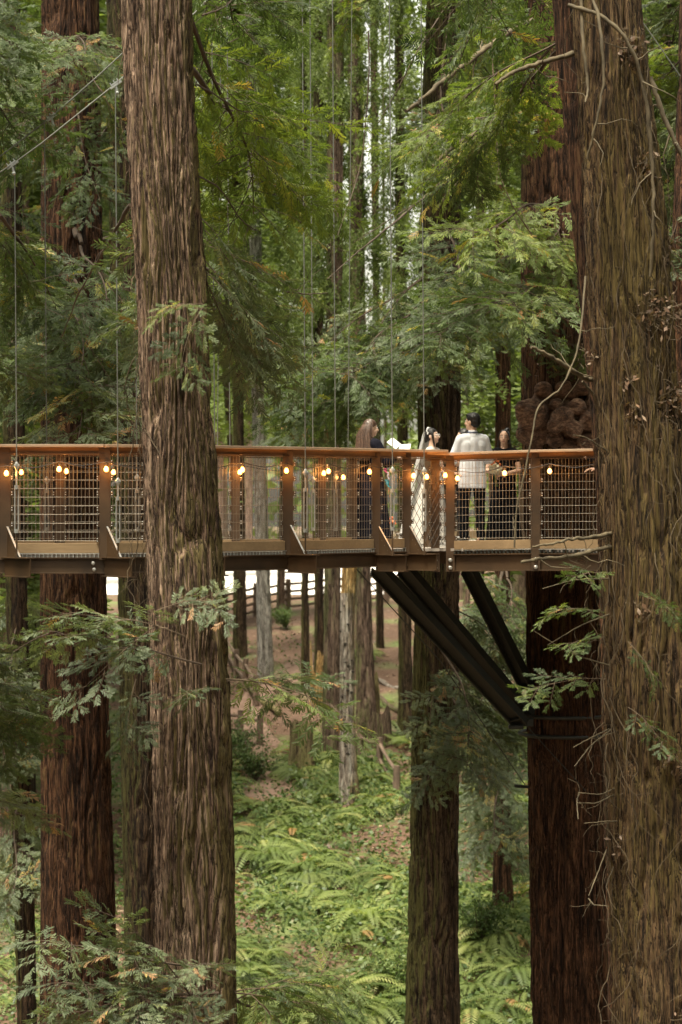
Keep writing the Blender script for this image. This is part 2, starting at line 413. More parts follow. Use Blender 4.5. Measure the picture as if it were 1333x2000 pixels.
tree('near_left', 'redwood_tree', 'thick grey-brown redwood trunk in front of the walkway, moss down its right side', 'tree',
     [(0, 239, 371), (150, 243, 376), (300, 251, 385), (600, 268, 405), (800, 276, 413), (900, 280, 424), (1000, 285, 428), (1200, 293, 440), (1500, 302, 449), (1700, 307, 453), (2000, 312, 459)],
     22.0, M['bark_near'], zbot=CZ - 11.2, ztop=CZ + 14, du=.007, dzv=.016, depth=.055, strip=.05, seed=10, extra=knots_left, lobes=.05)
tree('near_right', 'redwood_tree', 'massive mossy redwood trunk wrapped in dry vines at the right edge of the photo', 'tree',
     [(0, 1118, 1250), (150, 1128, 1268), (300, 1140, 1285), (450, 1148, 1300), (600, 1156, 1312), (750, 1166, 1322), (900, 1174, 1336), (1100, 1180, 1352), (1300, 1182, 1366), (1500, 1186, 1380), (1750, 1192, 1392), (2000, 1198, 1400)],
     23.0, M['bark_mossy'], zbot=CZ - 11.2, ztop=CZ + 14, du=.009, dzv=.022, depth=.05, strip=.075, seed=30,
     extra=lambda g, i: fibres(0, 23, 160, 0, 2000, -1, .5)(g, i), lobes=.04)
# reddish twin stem fused behind the mossy one
tree('near_right_twin', 'redwood_tree', 'dark reddish redwood stem pressed against the left flank of the vine-wrapped trunk', 'tree',
     [(0, 1080, 1150), (150, 1090, 1160), (300, 1104, 1175), (450, 1118, 1190), (600, 1135, 1210), (800, 1155, 1220), (1000, 1168, 1240), (2000, 1190, 1260)],
     23.9, M['bark_red'], zbot=CZ - 11.2, ztop=CZ + 14, du=.012, dzv=.03, depth=.03, strip=.07, seed=41)
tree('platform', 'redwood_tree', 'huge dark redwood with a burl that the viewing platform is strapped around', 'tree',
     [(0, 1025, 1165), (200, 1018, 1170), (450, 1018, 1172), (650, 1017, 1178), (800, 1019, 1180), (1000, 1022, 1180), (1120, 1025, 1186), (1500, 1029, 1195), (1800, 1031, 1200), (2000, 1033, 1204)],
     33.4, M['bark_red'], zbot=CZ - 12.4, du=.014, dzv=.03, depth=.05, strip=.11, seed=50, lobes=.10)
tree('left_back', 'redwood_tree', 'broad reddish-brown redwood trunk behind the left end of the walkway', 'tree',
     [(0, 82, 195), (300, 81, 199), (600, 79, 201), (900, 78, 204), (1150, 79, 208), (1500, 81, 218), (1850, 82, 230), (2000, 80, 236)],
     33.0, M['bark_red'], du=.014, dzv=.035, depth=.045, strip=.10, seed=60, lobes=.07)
tree('left_dark', 'redwood_tree', 'slimmer dark trunk with a green left flank beside the thick grey-brown redwood', 'tree',
     [(0, 208, 262), (600, 216, 270), (1120, 231, 300), (1500, 238, 305), (1800, 244, 312), (2000, 246, 318)],
     37.0, M['bark_dark'], du=.016, dzv=.04, depth=.035, strip=.09, seed=70)
tree('centre', 'redwood_tree', 'dark brown furrowed redwood trunk rising behind the wedding couple', 'tree',
     [(0, 835, 890), (200, 826, 896), (400, 820, 900), (800, 816, 901), (1000, 815, 900), (1200, 811, 895), (1600, 803, 894), (1850, 797, 895), (2000, 792, 900)],
     38.5, M['bark_mid'], du=.015, dzv=.035, depth=.045, strip=.09, seed=80, lobes=.07)
tree('left_edge', 'redwood_tree', 'dark slender trunk half lost in foliage at the left edge of the photo', 'tree',
     [(0, 2, 40), (600, 4, 44), (1120, 10, 52), (1500, 22, 62), (2000, 34, 72)],
     39.0, M['bark_dark'], du=.02, dzv=.06, depth=.03, seed=90)
tree('off_left', 'redwood_tree', 'redwood just beyond the left frame edge whose boughs hang into view', 'tree',
     [(0, -190, -90), (2000, -200, -80)], 27.0, M['bark_red'], zbot=CZ - 11.8, du=.03, dzv=.1, depth=.03, seed=95)
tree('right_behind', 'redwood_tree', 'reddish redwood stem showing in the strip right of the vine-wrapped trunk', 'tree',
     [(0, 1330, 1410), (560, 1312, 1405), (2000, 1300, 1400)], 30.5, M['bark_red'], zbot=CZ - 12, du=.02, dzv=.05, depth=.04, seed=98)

# farther trunks: (px left top, px right top, px left base, px right base, D, mat, label, py top cut)
FAR = [
    (452, 470, 456, 483, 86, 'bark_mid', 'narrow dark trunk against the road, first one right of the thick grey-brown redwood'),
    (478, 502, 505, 535, 80, 'bark_pale', 'pale grey alder trunk standing right of the narrow dark trunk by the fence'),
    (586, 600, 589, 605, 78, 'bark_mid', 'very thin trunk right of the fence post against the bright road'),
    (612, 630, 614, 634, 76, 'bark_dark', 'thin blackish trunk pressed against the left side of the broad brown one'),
    (640, 672, 630, 664, 66, 'bark_far', 'broad brown trunk with a flared base just left of the speckled snag'),
    (676, 700, 698, 734, 71, 'bark_far', 'broad brown redwood trunk directly behind the speckled snag'),
    (722, 738, 736, 750, 88, 'bark_dark', 'thin dark trunk glimpsed between the strut and the broad brown redwood'),
    (770, 788, 780, 808, 69, 'bark_mid', 'straight mossy trunk standing left of the furrowed trunk behind the couple'),
    (928, 946, 925, 948, 62, 'bark_mid', 'shaded trunk half hidden by hanging grey-green foliage behind the rear strut'),
    (968, 998, 965, 1000, 52, 'bark_red', 'orange-lit bark trunk glimpsed left of the dark platform redwood'),
    (398, 418, 470, 478, 95, 'bark_far', 'pale brown trunk rising behind the right edge of the thick grey-brown trunk'),
    (700, 708, 716, 726, 104, 'bark_mid', 'thin trunk beside the bright sky gap'),
    (744, 750, 752, 760, 112, 'bark_mid', 'thin trunk crossing the bright sky gap'),
    (-12, 12, 0, 24, 60, 'bark_dark', 'far dark trunk at the very left edge of the photo'),
    (56, 66, 58, 70, 84, 'bark_pale', 'pale thin trunk left of the broad reddish-brown trunk'),
    (1280, 1310, 1286, 1312, 48, 'bark_mid', 'dim trunk behind the right flank of the vine-wrapped redwood'),
    (560, 572, 540, 556, 98, 'bark_far', 'distant brown trunk near the wooden fence post'),
    (900, 914, 905, 920, 90, 'bark_far', 'distant straight trunk right of the furrowed trunk'),
]
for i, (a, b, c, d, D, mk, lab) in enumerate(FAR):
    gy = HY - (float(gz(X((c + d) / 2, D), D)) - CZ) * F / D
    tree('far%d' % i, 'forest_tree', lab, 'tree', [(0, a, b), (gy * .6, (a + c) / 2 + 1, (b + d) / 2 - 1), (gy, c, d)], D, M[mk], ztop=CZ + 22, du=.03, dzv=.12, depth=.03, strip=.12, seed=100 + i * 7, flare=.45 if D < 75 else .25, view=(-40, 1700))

# speckled snag with a broken orange top
def snag():
    D = 61.5
    V, q, info = trunk_geo([(1104, 668, 698), (1180, 664, 693), (1400, 664, 693), (1566, 665, 701)], D, Z(1105, D), float(gz(X(682, D), D)) - .3, du=.025, dzv=.06, depth=.02, seed=300, flare=.35)
    r = root('snag', (X(682, D), D, info['zs'][0] + .3), 'pale speckled dead trunk with an orange broken top, standing among the ferns', 'tree')
    zc = Z(1160, D); sel = V[q].mean(1)[:, 2] > zc
    for nm, f, mt in (('trunk', q[~sel], M['bark_snag']), ('broken_top', q[sel], M['bark_snag_top'])):
        used, inv = np.unique(f, return_inverse=True)
        g = G(); g.raw(V[used], inv.reshape(f.shape)); g.put(nm, mt, rt=r, smooth=True)
    g = G(); rs = np.random.RandomState(4)
    for _ in range(26):
        z = Z(rs.uniform(1180, 1480), D); cx, rr = axis_at(info, z); th = -math.pi / 2 + rs.uniform(-1.2, .9)
        g.ball((cx + math.cos(th) * rr, D + math.sin(th) * rr, z), (rs.uniform(.02, .055), .03, rs.uniform(.015, .04)), 7, 5)
    g.put('woodpecker_hole', simple('hole_black', (.02, .015, .01), .9), rt=r)
snag()

# ---------------------------------------------------------------- stumps
def stump(D, px0, px1, ytop, label, seed, jag=.35, flare=.5, mat='stump', lean=0):
    base = gnd((px0 + px1) / 2, D); zt = Z(ytop, D); r0 = (px1 - px0) / 2 * D / F
    rs = np.random.RandomState(seed); nu, nz = 72, 60
    U, T = np.meshgrid(np.arange(nu) / nu, np.linspace(0, 1, nz))
    H = zt - base.z + .4
    top = 1 + jag * (vn(U[0], 0 * U[0], 9, seed) - .6) + jag * .5 * (vn(U[0], 0 * U[0] + .5, 23, seed + 1) - .5)
    Zg = base.z - .4 + T * H * top[None]
    R_ = r0 * (1 + flare * np.exp(-T * 5)) * (1 + .12 * (vn(U, T * 1.5, 9, seed + 2) - .5) + .5 * np.exp(-T * 6) * (vn(U, T * .5, 6, seed + 5) - .3))
    R_ = R_ - .05 * r0 * np.clip(1 - np.abs(2 * vn(U, T * 1.2, 26, seed + 3) - 1) * 3, 0, 1)
    th = 2 * np.pi * U
    V = np.stack([base.x + lean * T + R_ * np.cos(th), base.y + R_ * np.sin(th), Zg], -1).reshape(-1, 3)
    i = np.arange(nz - 1)[:, None] * nu; j = np.arange(nu)[None]; k = (j + 1) % nu
    q = np.stack([i + j, i + k, i + nu + k, i + nu + j], -1).reshape(-1, 4)
    rt = root('tree_stump', base, label, 'stump')
    g = G(); g.raw(V, q)
    rim = V.reshape(nz, nu, 3)[-1]; c = rim.mean(0); c[2] -= .35
    inn = (rim - c) * .8 + c; inn[:, 2] = c[2] + rs.rand(nu) * .12
    g.raw(np.vstack([rim, inn]), np.stack([np.arange(nu), (np.arange(nu) + 1) % nu, nu + (np.arange(nu) + 1) % nu, nu + np.arange(nu)], -1))
    g.raw(np.vstack([inn, c]), [[a, (a + 1) % nu, nu] for a in range(nu)])
    g.put('bole', M[mat], rt=rt, smooth=True)
stump(64, 566, 612, 1412, 'large pale mossy stump beside the path in front of the ferns', 5, jag=.12, flare=1.2)
stump(72, 706, 742, 1312, 'tall jagged mossy stump on the bank right of the speckled snag', 9, jag=.5, flare=.3)
stump(75, 606, 634, 1290, 'pointed orange-brown splintered stump behind the tree line', 14, jag=.9, flare=.5, mat='bark_snag_top')
stump(68, 700, 765, 1400, 'low rotten reddish stump at the foot of the bank', 19, jag=.7, flare=.5, mat='bark_far')
stump(78, 515, 550, 1350, 'small yellow-green mossy stump between the path and the alder', 23, jag=.4, flare=.5)
stump(56, 900, 945, 1570, 'dark leaning stump in the ferns between the furrowed trunk and the platform redwood', 27, jag=.6, flare=.3, lean=.35)

def log(p0, p1, r, label, mat):
    a = gnd(*p0) + Vector((0, 0, r * .6)); b = gnd(*p1) + Vector((0, 0, r * .6))
    pts = [a.lerp(b, s) + Vector((0, 0, .05 * math.sin(s * 9))) for s in np.linspace(0, 1, 14)]
    g = G(); g.tube(pts, r * (1 - .4 * np.linspace(0, 1, 14)) * (1 + .12 * np.sin(np.arange(14) * 2.2)), 12)
    rt = root('fallen_log', a, label, 'log'); g.put('log_wood', M[mat], rt=rt, smooth=True)
log((735, 80), (792, 77), .09, 'thin bleached fallen log lying higher on the brown bank', 'bark_snag')
log((728, 76), (800, 72.5), .11, 'fallen pole lying lower on the brown bank right of the snag', 'bark_far')
log((470, 79), (548, 73), .13, 'mossy fallen log sloping past the alder trunk', 'stump')

# ---------------------------------------------------------------- split rail fences
def fence(pts, h, rails, label, rr=.05, pr=.1):
    gs = [gnd(px, D) for px, D in pts]
    rt = root('rail_fence', gs[0], label, 'fence')
    for k, p in enumerate(gs):
        g = G(); g.tube([p + Vector((0, 0, -.2)), p + Vector((0, 0, h * .5)), p + Vector((.01, 0, h * 1.12))], [pr, pr * .95, pr * .85], 8); g.put('post', M['fence'], rt=rt)
    for a, b in zip(gs[:-1], gs[1:]):
        for i in range(rails):
            z = h * (i + .8) / rails
            g = G(); g.tube([a + Vector((0, 0, z)), a.lerp(b, .5) + Vector((0, 0, z - .03)), b + Vector((0, 0, z + .02))], [rr, rr * .9, rr], 7); g.put('rail', M['fence'], rt=rt)
M['fence'] = simple('weathered_rail', (.16, .11, .08), .95, var=.35, scale=3, bmp=.3)
fence([(380, 97), (440, 98), (500, 99.5), (563, 101), (625, 103), (690, 105), (755, 106), (820, 107), (900, 108)], 1.25, 4, 'split-rail wooden fence along the edge of the bright gravel road', .06, .13)
fence([(430, 69.5), (470, 69.2), (508, 68.8)], .8, 2, 'short low rail fence beside the path, at the left among the shrubs')
fence([(704, 66), (742, 64.5), (775, 62)], .8, 2, 'low rail fence at the foot of the bank right of the snag')
fence([(440, 86), (462, 82), (480, 78), (500, 75)], .9, 2, 'rail fence descending the slope beside the alder trunk')
# ---------------------------------------------------------------- foliage
def fingers(rs, T, L, wd, gap, droop=.15):
    """flat spray of leafy fingers along +x: (n,4,3) kites"""
    out = []
    xs = np.arange(.03, T, gap)
    for i, x in enumerate(xs):
        s = 1 if i % 2 else -1
        e = (.45 + .55 * math.sin(math.pi * min(1, .25 + .75 * (1 - x / T))))
        a = math.radians(rs.uniform(26, 50)); l = L * e * rs.uniform(.8, 1.15)
        d = np.array([math.cos(a), s * math.sin(a), rs.uniform(-.35, .15)]); d /= np.linalg.norm(d)
        b = np.array([x, 0, -droop * x * x])
        pr = np.array([-d[1], d[0], rs.uniform(-.5, .5)]); pr /= np.linalg.norm(pr)
        m = b + d * l * .28; m2 = b + d * l * .82 + np.array([0, 0, -.07 * l])
        out.append([b, m - pr * wd * .5, m2 - pr * wd * .42, b + d * l + np.array([0, 0, -.12 * l]), m2 + pr * wd * .42, m + pr * wd * .5])
    b = np.array([T * .85, 0, -droop * T * T]); e = b + np.array([L * .9, 0, -.02])
    lp = lambda f, s_: b + (e - b) * f + np.array([0, s_ * wd * .5, 0])
    out.append([b, lp(.3, -1), lp(.8, -.8), e, lp(.8, .8), lp(.3, 1)])
    return np.array(out)

def rotm(yaw, pitch, roll): return np.array(Matrix.Rotation(yaw, 3, 'Z') @ Matrix.Rotation(pitch, 3, 'Y') @ Matrix.Rotation(roll, 3, 'X'))

def bough(rs, L, Tf=.25, Lf=.082, wd=.0145, gap=.0135, step=.060, tone=.5):
    """flat leafy bough of length L along +x"""
    K, tint, tw = [], [], []
    n = int(L / step); dr = rs.uniform(.12, .38)
    axis = lambda x: np.array([x, .05 * math.sin(x * 3 + dr * 9), -dr * x * x / max(L, .3) * .7])
    tw.append([axis(x) for x in np.linspace(0, L, 5)])
    base = np.clip(tone + rs.normal(0, .13), 0, .9)
    for i in range(n):
        x = .08 + (i + rs.uniform(-.3, .3)) * step
        if x > L: break
        e = math.sin(math.pi * np.clip(.18 + .8 * (1 - x / L), 0, 1)) ** .7
        s = 1 if i % 2 else -1
        T = Tf * (.35 + .85 * e) * rs.uniform(.75, 1.2)
        R = rotm(s * math.radians(rs.uniform(35, 65)), rs.uniform(-.1, .35), rs.normal(0, .3))
        k = fingers(rs, T, Lf, wd, gap) @ R.T + axis(x)
        K.append(k)
        tv = np.clip(base + rs.normal(0, .10), 0, .93)
        if rs.rand() < .035: tv = rs.uniform(.93, 1)
        tint.append(tv + rs.normal(0, .035, len(k)))
        tw.append([axis(x), axis(x) + R @ np.array([T * .8, 0, -.1 * T * T])])
    k = fingers(rs, Tf, Lf, wd, gap) @ rotm(0, .2, rs.normal(0, .2)).T + axis(L); K.append(k); tint.append(np.full(len(k), base))
    return np.concatenate(K), np.concatenate(tint), tw

def branch_mesh(name, seed, L=3.0, nb=24, mats=None, tone=.45, bare=.18, size=.8, density=1.0, droop=.12, bl=.95):
    rs = np.random.RandomState(seed); K, tint = [], []; g = G()
    ph = rs.uniform(0, 6)
    axis = lambda x: np.array([x, .12 * math.sin(x * 1.7 + ph) * (x / L), -droop * x * x / L + .06 * math.sin(x * 2.3 + ph)])
    g.tube([axis(x) for x in np.linspace(0, L, 14)], np.linspace(.03, .006, 14) * size, 5, caps=False)
    for i in range(nb):
        f = bare + (1 - bare) * (i + rs.uniform(0, .8)) / nb; x = f * L
        s = 1 if i % 2 else -1
        l = bl * (.35 + .65 * math.sin(math.pi * min(1, .15 + .85 * (1 - f)))) * rs.uniform(.7, 1.25)
        k, t, tw = bough(rs, l, tone=tone, gap=.0138 / density, step=.062 / density)
        R = rotm(s * math.radians(rs.uniform(25, 75)), rs.uniform(-.25, .6), rs.normal(0, .45)); a = axis(x)
        K.append(k @ R.T + a); tint.append(t)
        for w_ in tw:
            p = np.array(w_) @ R.T + a
            g.tube(p, np.linspace(.0065 if len(p) > 2 else .0028, .0015, len(p)), 3, caps=False)
    K = np.concatenate(K); tint = np.clip(np.concatenate(tint), 0, 1)
    V = np.concatenate([K.reshape(-1, 3)] + g.V); nk = len(K) * 6
    q = np.arange(nk).reshape(-1, 6)
    qt = np.concatenate(g.q) + nk
    me = mesh_np(name, V, [q, qt], attr=np.concatenate([np.repeat(tint, 6), np.zeros(len(V) - nk)]))
    for m in mats: me.materials.append(m)
    mi = np.zeros(len(q) + len(qt), np.int32); mi[len(q):] = 1
    me.polygons.foreach_set('material_index', mi)
    return me

BR = {}
for nm, mt, tone in (('green', 'needles', .45), ('cool', 'needles_blue', .47), ('bright', 'needles_bright', .5)):
    BR[nm] = [branch_mesh('branch_' + nm, 40 + i * 3 + len(nm), L=3.0, nb=(22, 26, 18, 24)[i], mats=[M[mt], M['twig_dark']], tone=tone, droop=(.1, .16, .05, .22)[i]) for i in range(4)]
BR['sparse'] = [branch_mesh('branch_sparse', 190 + i, L=2.2, nb=11, mats=[M['needles_blue'], M['twig_dark']], tone=.42, bare=.12, bl=.62, droop=.15, size=.55) for i in range(3)]
BR['short'] = [branch_mesh('branch_short', 90 + i, L=1.3, nb=8, mats=[M['needles_blue'], M['twig']], tone=.45, bare=.12, bl=.5, droop=.2, size=.35) for i in range(3)]
BR['shortgreen'] = [branch_mesh('branch_short_green', 95 + i, L=1.3, nb=8, mats=[M['needles'], M['twig']], tone=.5, bare=.12, bl=.5, droop=.2, size=.35) for i in range(3)]
LEN = {'green': 3.0, 'cool': 3.0, 'bright': 3.0, 'sparse': 2.2, 'short': 1.3, 'shortgreen': 1.3}
brs = np.random.RandomState(77)

def put_branch(key, a, b, kind='green', roll=None, scale=None, name='branch'):
    """a leafy branch of tree `key` running from world point a to b"""
    rt = TREES[key]['root']; a = Vector(a); b = Vector(b); d = b - a; L = d.length
    me = BR[kind][brs.randint(len(BR[kind]))]
    o = bpy.data.objects.new(name, me); C.objects.link(o); o.parent = rt
    if L > LEN[kind] * 1.15:
        keep = LEN[kind] * brs.uniform(.9, 1.1); c_ = b - d.normalized() * keep; n_ = 9
        pts = [a.lerp(c_, i / (n_ - 1)) + Vector((0, 0, (.02 if kind.startswith('s') else .07) * math.sin(i * .6 + L))) * math.sin(math.pi * i / (n_ - 1)) for i in range(n_)]
        gl = G(); gl.tube(pts, np.linspace(.045, .026, n_) * (.4 if kind.startswith('s') else 1), 6); gl.put('limb', M['twig_dark'], rt=rt, smooth=True)
        a = c_; L = keep
    x = d.normalized(); up = Vector((0, 0, 1)); y = up.cross(x).normalized(); z = x.cross(y)
    Rm = Matrix((x, y, z)).transposed().to_4x4() @ Matrix.Rotation(brs.normal(0, .35) if roll is None else roll, 4, 'X')
    s = L / LEN[kind]; sy = max(.55, min(1.35, s)) if scale is None else scale
    o.matrix_local = Matrix.Translation(a - rt.location) @ Rm @ Matrix.Diagonal((s, sy * (1 if brs.rand() < .5 else -1), sy, 1))
    return o

def from_trunk(key, b, rise, kind='green', **k):
    """start at the trunk surface, `rise` metres above the tip, on the side facing the tip"""
    inf = TREES[key]; z = b.z + rise; cx, r = axis_at(inf, z); D = inf['D']
    d = Vector((b.x - cx, b.y - D, 0)); d = d.normalized() if d.length > 1e-3 else Vector((0, -1, 0))
    a = Vector((cx, D, z)) + d * r * .85
    if (b - a).length < .5: b = a + (b - a).normalized() * .8
    return put_branch(key, a, b, kind, **k)

def fill(key, n, x0, x1, y0, y1, d0, d1, kinds=('green',), rise=(-.2, 1.2), skip=None):
    c = 0; tries = 0
    while c < n and tries < n * 12:
        tries += 1
        px, py, D = brs.uniform(x0, x1), brs.uniform(y0, y1), brs.uniform(d0, d1)
        if skip:
            c0, _r = axis_at(TREES[key], Z(py, D)); p0 = CX + c0 * F / TREES[key]['D']
            if any(skip(px + (p0 - px) * k_ / 6, py) for k_ in range(6)): continue
        from_trunk(key, P(px, py, D), brs.uniform(*rise), kinds[brs.randint(len(kinds))]); c += 1

gap = lambda px, py: 690 < px < 775 and 90 < py < 660
gap2 = lambda px, py: gap(px, py) or (815 < px < 905 and py < 640)
edge = lambda px, py: 78 < px < 205 and brs.rand() < .3
right = lambda px, py: px > 1015
# upper left, in front of and around the broad trunk behind the walkway
fill('off_left', 6, -30, 80, -60, 400, 25, 31, ('green', 'bright', 'green'), (.2, 1.6), edge)
fill('off_left', 6, -30, 80, 400, 780, 25, 32, ('green', 'cool'), (.0, 1.4), edge)
fill('left_back', 3, 90, 260, 60, 480, 29, 33, ('green', 'cool'), (.3, 1.4))
fill('left_back', 6, 60, 270, 560, 760, 29, 33, ('cool', 'green'), (.3, 1.6))
fill('left_edge', 14, -20, 90, -60, 900, 35, 44, ('green',), (.0, 1.6))
fill('left_dark', 7, 60, 330, -60, 900, 36, 43, ('green', 'cool'), (.2, 1.6))
# below the walkway at the left
fill('off_left', 9, -60, 30, 1180, 2040, 26, 31, ('cool', 'green'), (.2, 1.5))
fill('left_edge', 9, -20, 60, 1150, 2000, 36, 42, ('cool',), (.1, 1.4))
# middle band over the handrail
fill('near_left', 2, 450, 640, 540, 680, 24.5, 28, ('cool', 'cool', 'green'), (.1, 1.2))
fill('centre', 8, 560, 690, 560, 760, 35.5, 38, ('cool', 'green', 'cool'), (.1, 1.4), gap)
fill('centre', 8, 780, 1000, 540, 740, 35.6, 38.0, ('cool', 'green', 'cool'), (.1, 1.4), gap)
fill('centre', 5, 420, 640, 640, 800, 37, 42, ('cool', 'green'), (.3, 1.6), gap)
fill('platform', 5, 850, 1000, 420, 640, 29.5, 33, ('green', 'bright'), (.1, 1.4))
# upper middle
fill('near_left', 3, 420, 690, -60, 380, 23, 28, ('bright', 'green', 'bright'), (.2, 1.6), gap)
fill('near_right_twin', 4, 790, 960, -60, 330, 24, 28, ('green', 'bright', 'green'), (.1, 1.5), gap)
fill('platform', 4, 790, 1000, -60, 460, 29, 35, ('green', 'bright'), (.1, 1.5), gap)
fill('centre', 10, 480, 1010, -80, 470, 36, 46, ('green', 'bright', 'bright'), (.0, 1.5), gap)
fill('platform', 2, 1060, 1150, 300, 600, 30, 32, ('bright',), (.2, 1.2))
# right strip
fill('right_behind', 10, 1285, 1345, -20, 620, 29, 36, ('bright', 'cool'), (-.3, 1.2))
fill('right_behind', 5, 1300, 1345, 620, 1000, 31, 36, ('green',), (-.3, 1.2))
# hanging foliage below the platform
fill('centre', 7, 910, 1015, 1220, 1650, 36, 41, ('cool',), (.3, 1.8))
fill('far9', 8, 910, 1010, 1180, 1700, 46, 53, ('cool', 'green'), (.2, 2.2))
for (x, y) in ((845, 1430), (880, 1500), (835, 1560)): from_trunk('centre', P(x, y, 37.6), .7, 'short')

# named boughs of the nearest trunks
pb = lambda key, a, b, kind='short', **k: put_branch(key, P(*a), P(*b), kind, **k)
pb('near_left', (395, 1290, 21.5), (70, 1200, 20.6), 'sparse', roll=.2, scale=.62)
pb('near_left', (310, 1225, 21.4), (140, 1330, 20.9), 'short', roll=-.3, scale=.5)
pb('near_left', (300, 1190, 21.5), (435, 1150, 21.2), 'short', roll=.5, scale=.55)
pb('near_left', (360, 1250, 21.5), (130, 1160, 21.0), 'short', roll=.3, scale=.6)
pb('near_left', (270, 1330, 21.5), (225, 1440, 21.2), 'short', scale=.5)
pb('near_left', (425, 1335, 21.9), (690, 1345, 22.6), 'shortgreen', roll=.5, scale=.8)
pb('near_left', (440, 1340, 21.9), (600, 1305, 23), 'short', roll=-.4, scale=.7)
pb('near_left', (430, 1350, 21.6), (350, 1335, 21.2), 'short', scale=.4)
pb('near_left', (400, 600, 21.7), (345, 700, 21.2), 'shortgreen', scale=.45)
pb('near_left', (400, 590, 21.7), (325, 590, 21.2), 'shortgreen', scale=.4)
for (x0, y0, x1, y1, s) in ((420, 1890, 90, 1800, .8), (430, 1930, 60, 1960, .9), (400, 1950, 120, 1880, .8), (420, 1990, 230, 1760, .6), (400, 2000, 40, 2030, .9), (440, 2000, 160, 1930, .8), (360, 1940, 390, 1990, .4), (380, 1900, 420, 1860, .4)):
    pb('near_left', (x0, y0, 21.6), (x1, y1, brs.uniform(20.3, 21.2)), 'sparse', scale=s)
for (x1, y1) in ((600, 1900), (700, 1960), (560, 1990), (650, 1870)):
    pb('near_left', (452, 1950, 21.9), (x1, y1, brs.uniform(22.5, 24)), 'shortgreen', scale=.8)
for (a, b) in (((1178, 1190, 22.6), (1085, 1180, 22)), ((1180, 1240, 22.6), (1100, 1250, 22)), ((1184, 1330, 22.6), (1040, 1325, 22.3)),
               ((1230, 1250, 22.4), (1290, 1320, 22.2)), ((1225, 1385, 22.4), (1310, 1440, 22.2)), ((1180, 1130, 22.6), (1140, 1100, 22)), ((1260, 1170, 22.4), (1330, 1180, 22))):
    pb('near_right', a, b, 'shortgreen', scale=.36)

# ---------------------------------------------------------------- distant crowns
def crown_mesh(name, seed, H, R, n, size, tone):
    rs = np.random.RandomState(seed); K, T = [], []
    for i in range(n):
        h = rs.uniform(0, 1); th = rs.uniform(0, 2 * np.pi); rr = R * (1 - .5 * h) * rs.uniform(.75, 1.15)
        L = rr; k = 14
        c = np.array([0, 0, h * H]); d = np.array([math.cos(th), math.sin(th), -.25])
        tv = np.clip(tone + rs.normal(0, .15), 0, 1)
        for s in np.linspace(.25, 1, k):
            p = c + d * L * s + rs.normal(0, .14, 3) + np.array([0, 0, -.3 * s * s])
            for _ in range(16):
                a = rs.uniform(0, 2 * np.pi); dd = np.array([math.cos(a), math.sin(a), rs.uniform(-.5, .1)]); dd /= np.linalg.norm(dd)
                pr = np.cross(dd, rs.normal(0, 1, 3)); pr /= np.linalg.norm(pr); q0 = p + rs.normal(0, .16, 3)
                l = size * rs.uniform(.6, 1.3)
                K.append([q0, q0 + dd * l * .5 - pr * l * .16, q0 + dd * l, q0 + dd * l * .5 + pr * l * .16]); T.append(tv + rs.normal(0, .06))
    K = np.array(K); V = K.reshape(-1, 3)
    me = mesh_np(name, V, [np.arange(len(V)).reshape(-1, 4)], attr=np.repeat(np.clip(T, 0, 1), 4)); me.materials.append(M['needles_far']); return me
CR = [crown_mesh('crown', 500 + i, 20, (2.8, 3.4, 2.2)[i], 170, .24, .45) for i in range(3)]
def crown(rt, base_z, s=1.0, k=0, rz=0.0, sx=1.0):
    o = bpy.data.objects.new('crown', CR[k]); C.objects.link(o); o.parent = rt
    o.location = Vector((0, 0, base_z - rt.location.z)); o.rotation_euler = (0, 0, rz); o.scale = (s * sx, s * sx, s); return o
crs = np.random.RandomState(9)
for i in range(len(FAR)):
    inf = TREES['far%d' % i]; D = inf['D']
    if i in (6, 8, 11, 12): continue
    gx = .35 if i in (4, 5, 7, 10, 2, 3) else .8
    o = crown(inf['root'], Z(crs.uniform(640, 860), D), crs.uniform(.8, 1.0), crs.randint(3), crs.uniform(0, 6), gx)

# rows of redwoods deeper in the forest
def deep_tree():
    k = 0
    for i in range(74):
        D = crs.uniform(52, 165) if i > 30 else crs.uniform(60, 110)
        px = crs.uniform(-330, 1660); x = X(px, D)
        if 425 < px < 815 and D < 112 : continue
        if abs(px - 735) < 30 + 4.6 * F / D: continue
        if 425 < px < 815 and D < 215 and D > 105: D = crs.uniform(205, 260); x = X(px, D)
        if abs(px - 735) < 30 + 5 * F / D: continue
        r = crs.uniform(.3, .75); b = Vector((x, D, float(gz(x, D))))
        rt = root('forest_tree', b, 'blurred brown trunk with a soft green crown deep in the forest beyond the platform', 'tree', 'redwoods deep in the forest')
        g = G(); n = 14; zs = np.linspace(-.3, 34, n)
        lean = crs.uniform(-.02, .02)
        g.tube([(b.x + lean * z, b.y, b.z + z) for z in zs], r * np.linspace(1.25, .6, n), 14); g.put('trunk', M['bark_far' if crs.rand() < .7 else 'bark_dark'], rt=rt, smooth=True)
        s = crs.uniform(1.0, 1.5)
        crown(rt, b.z + crs.uniform(6.5, 11), s, crs.randint(3), crs.uniform(0, 6)); k += 1
    return k
deep_tree()

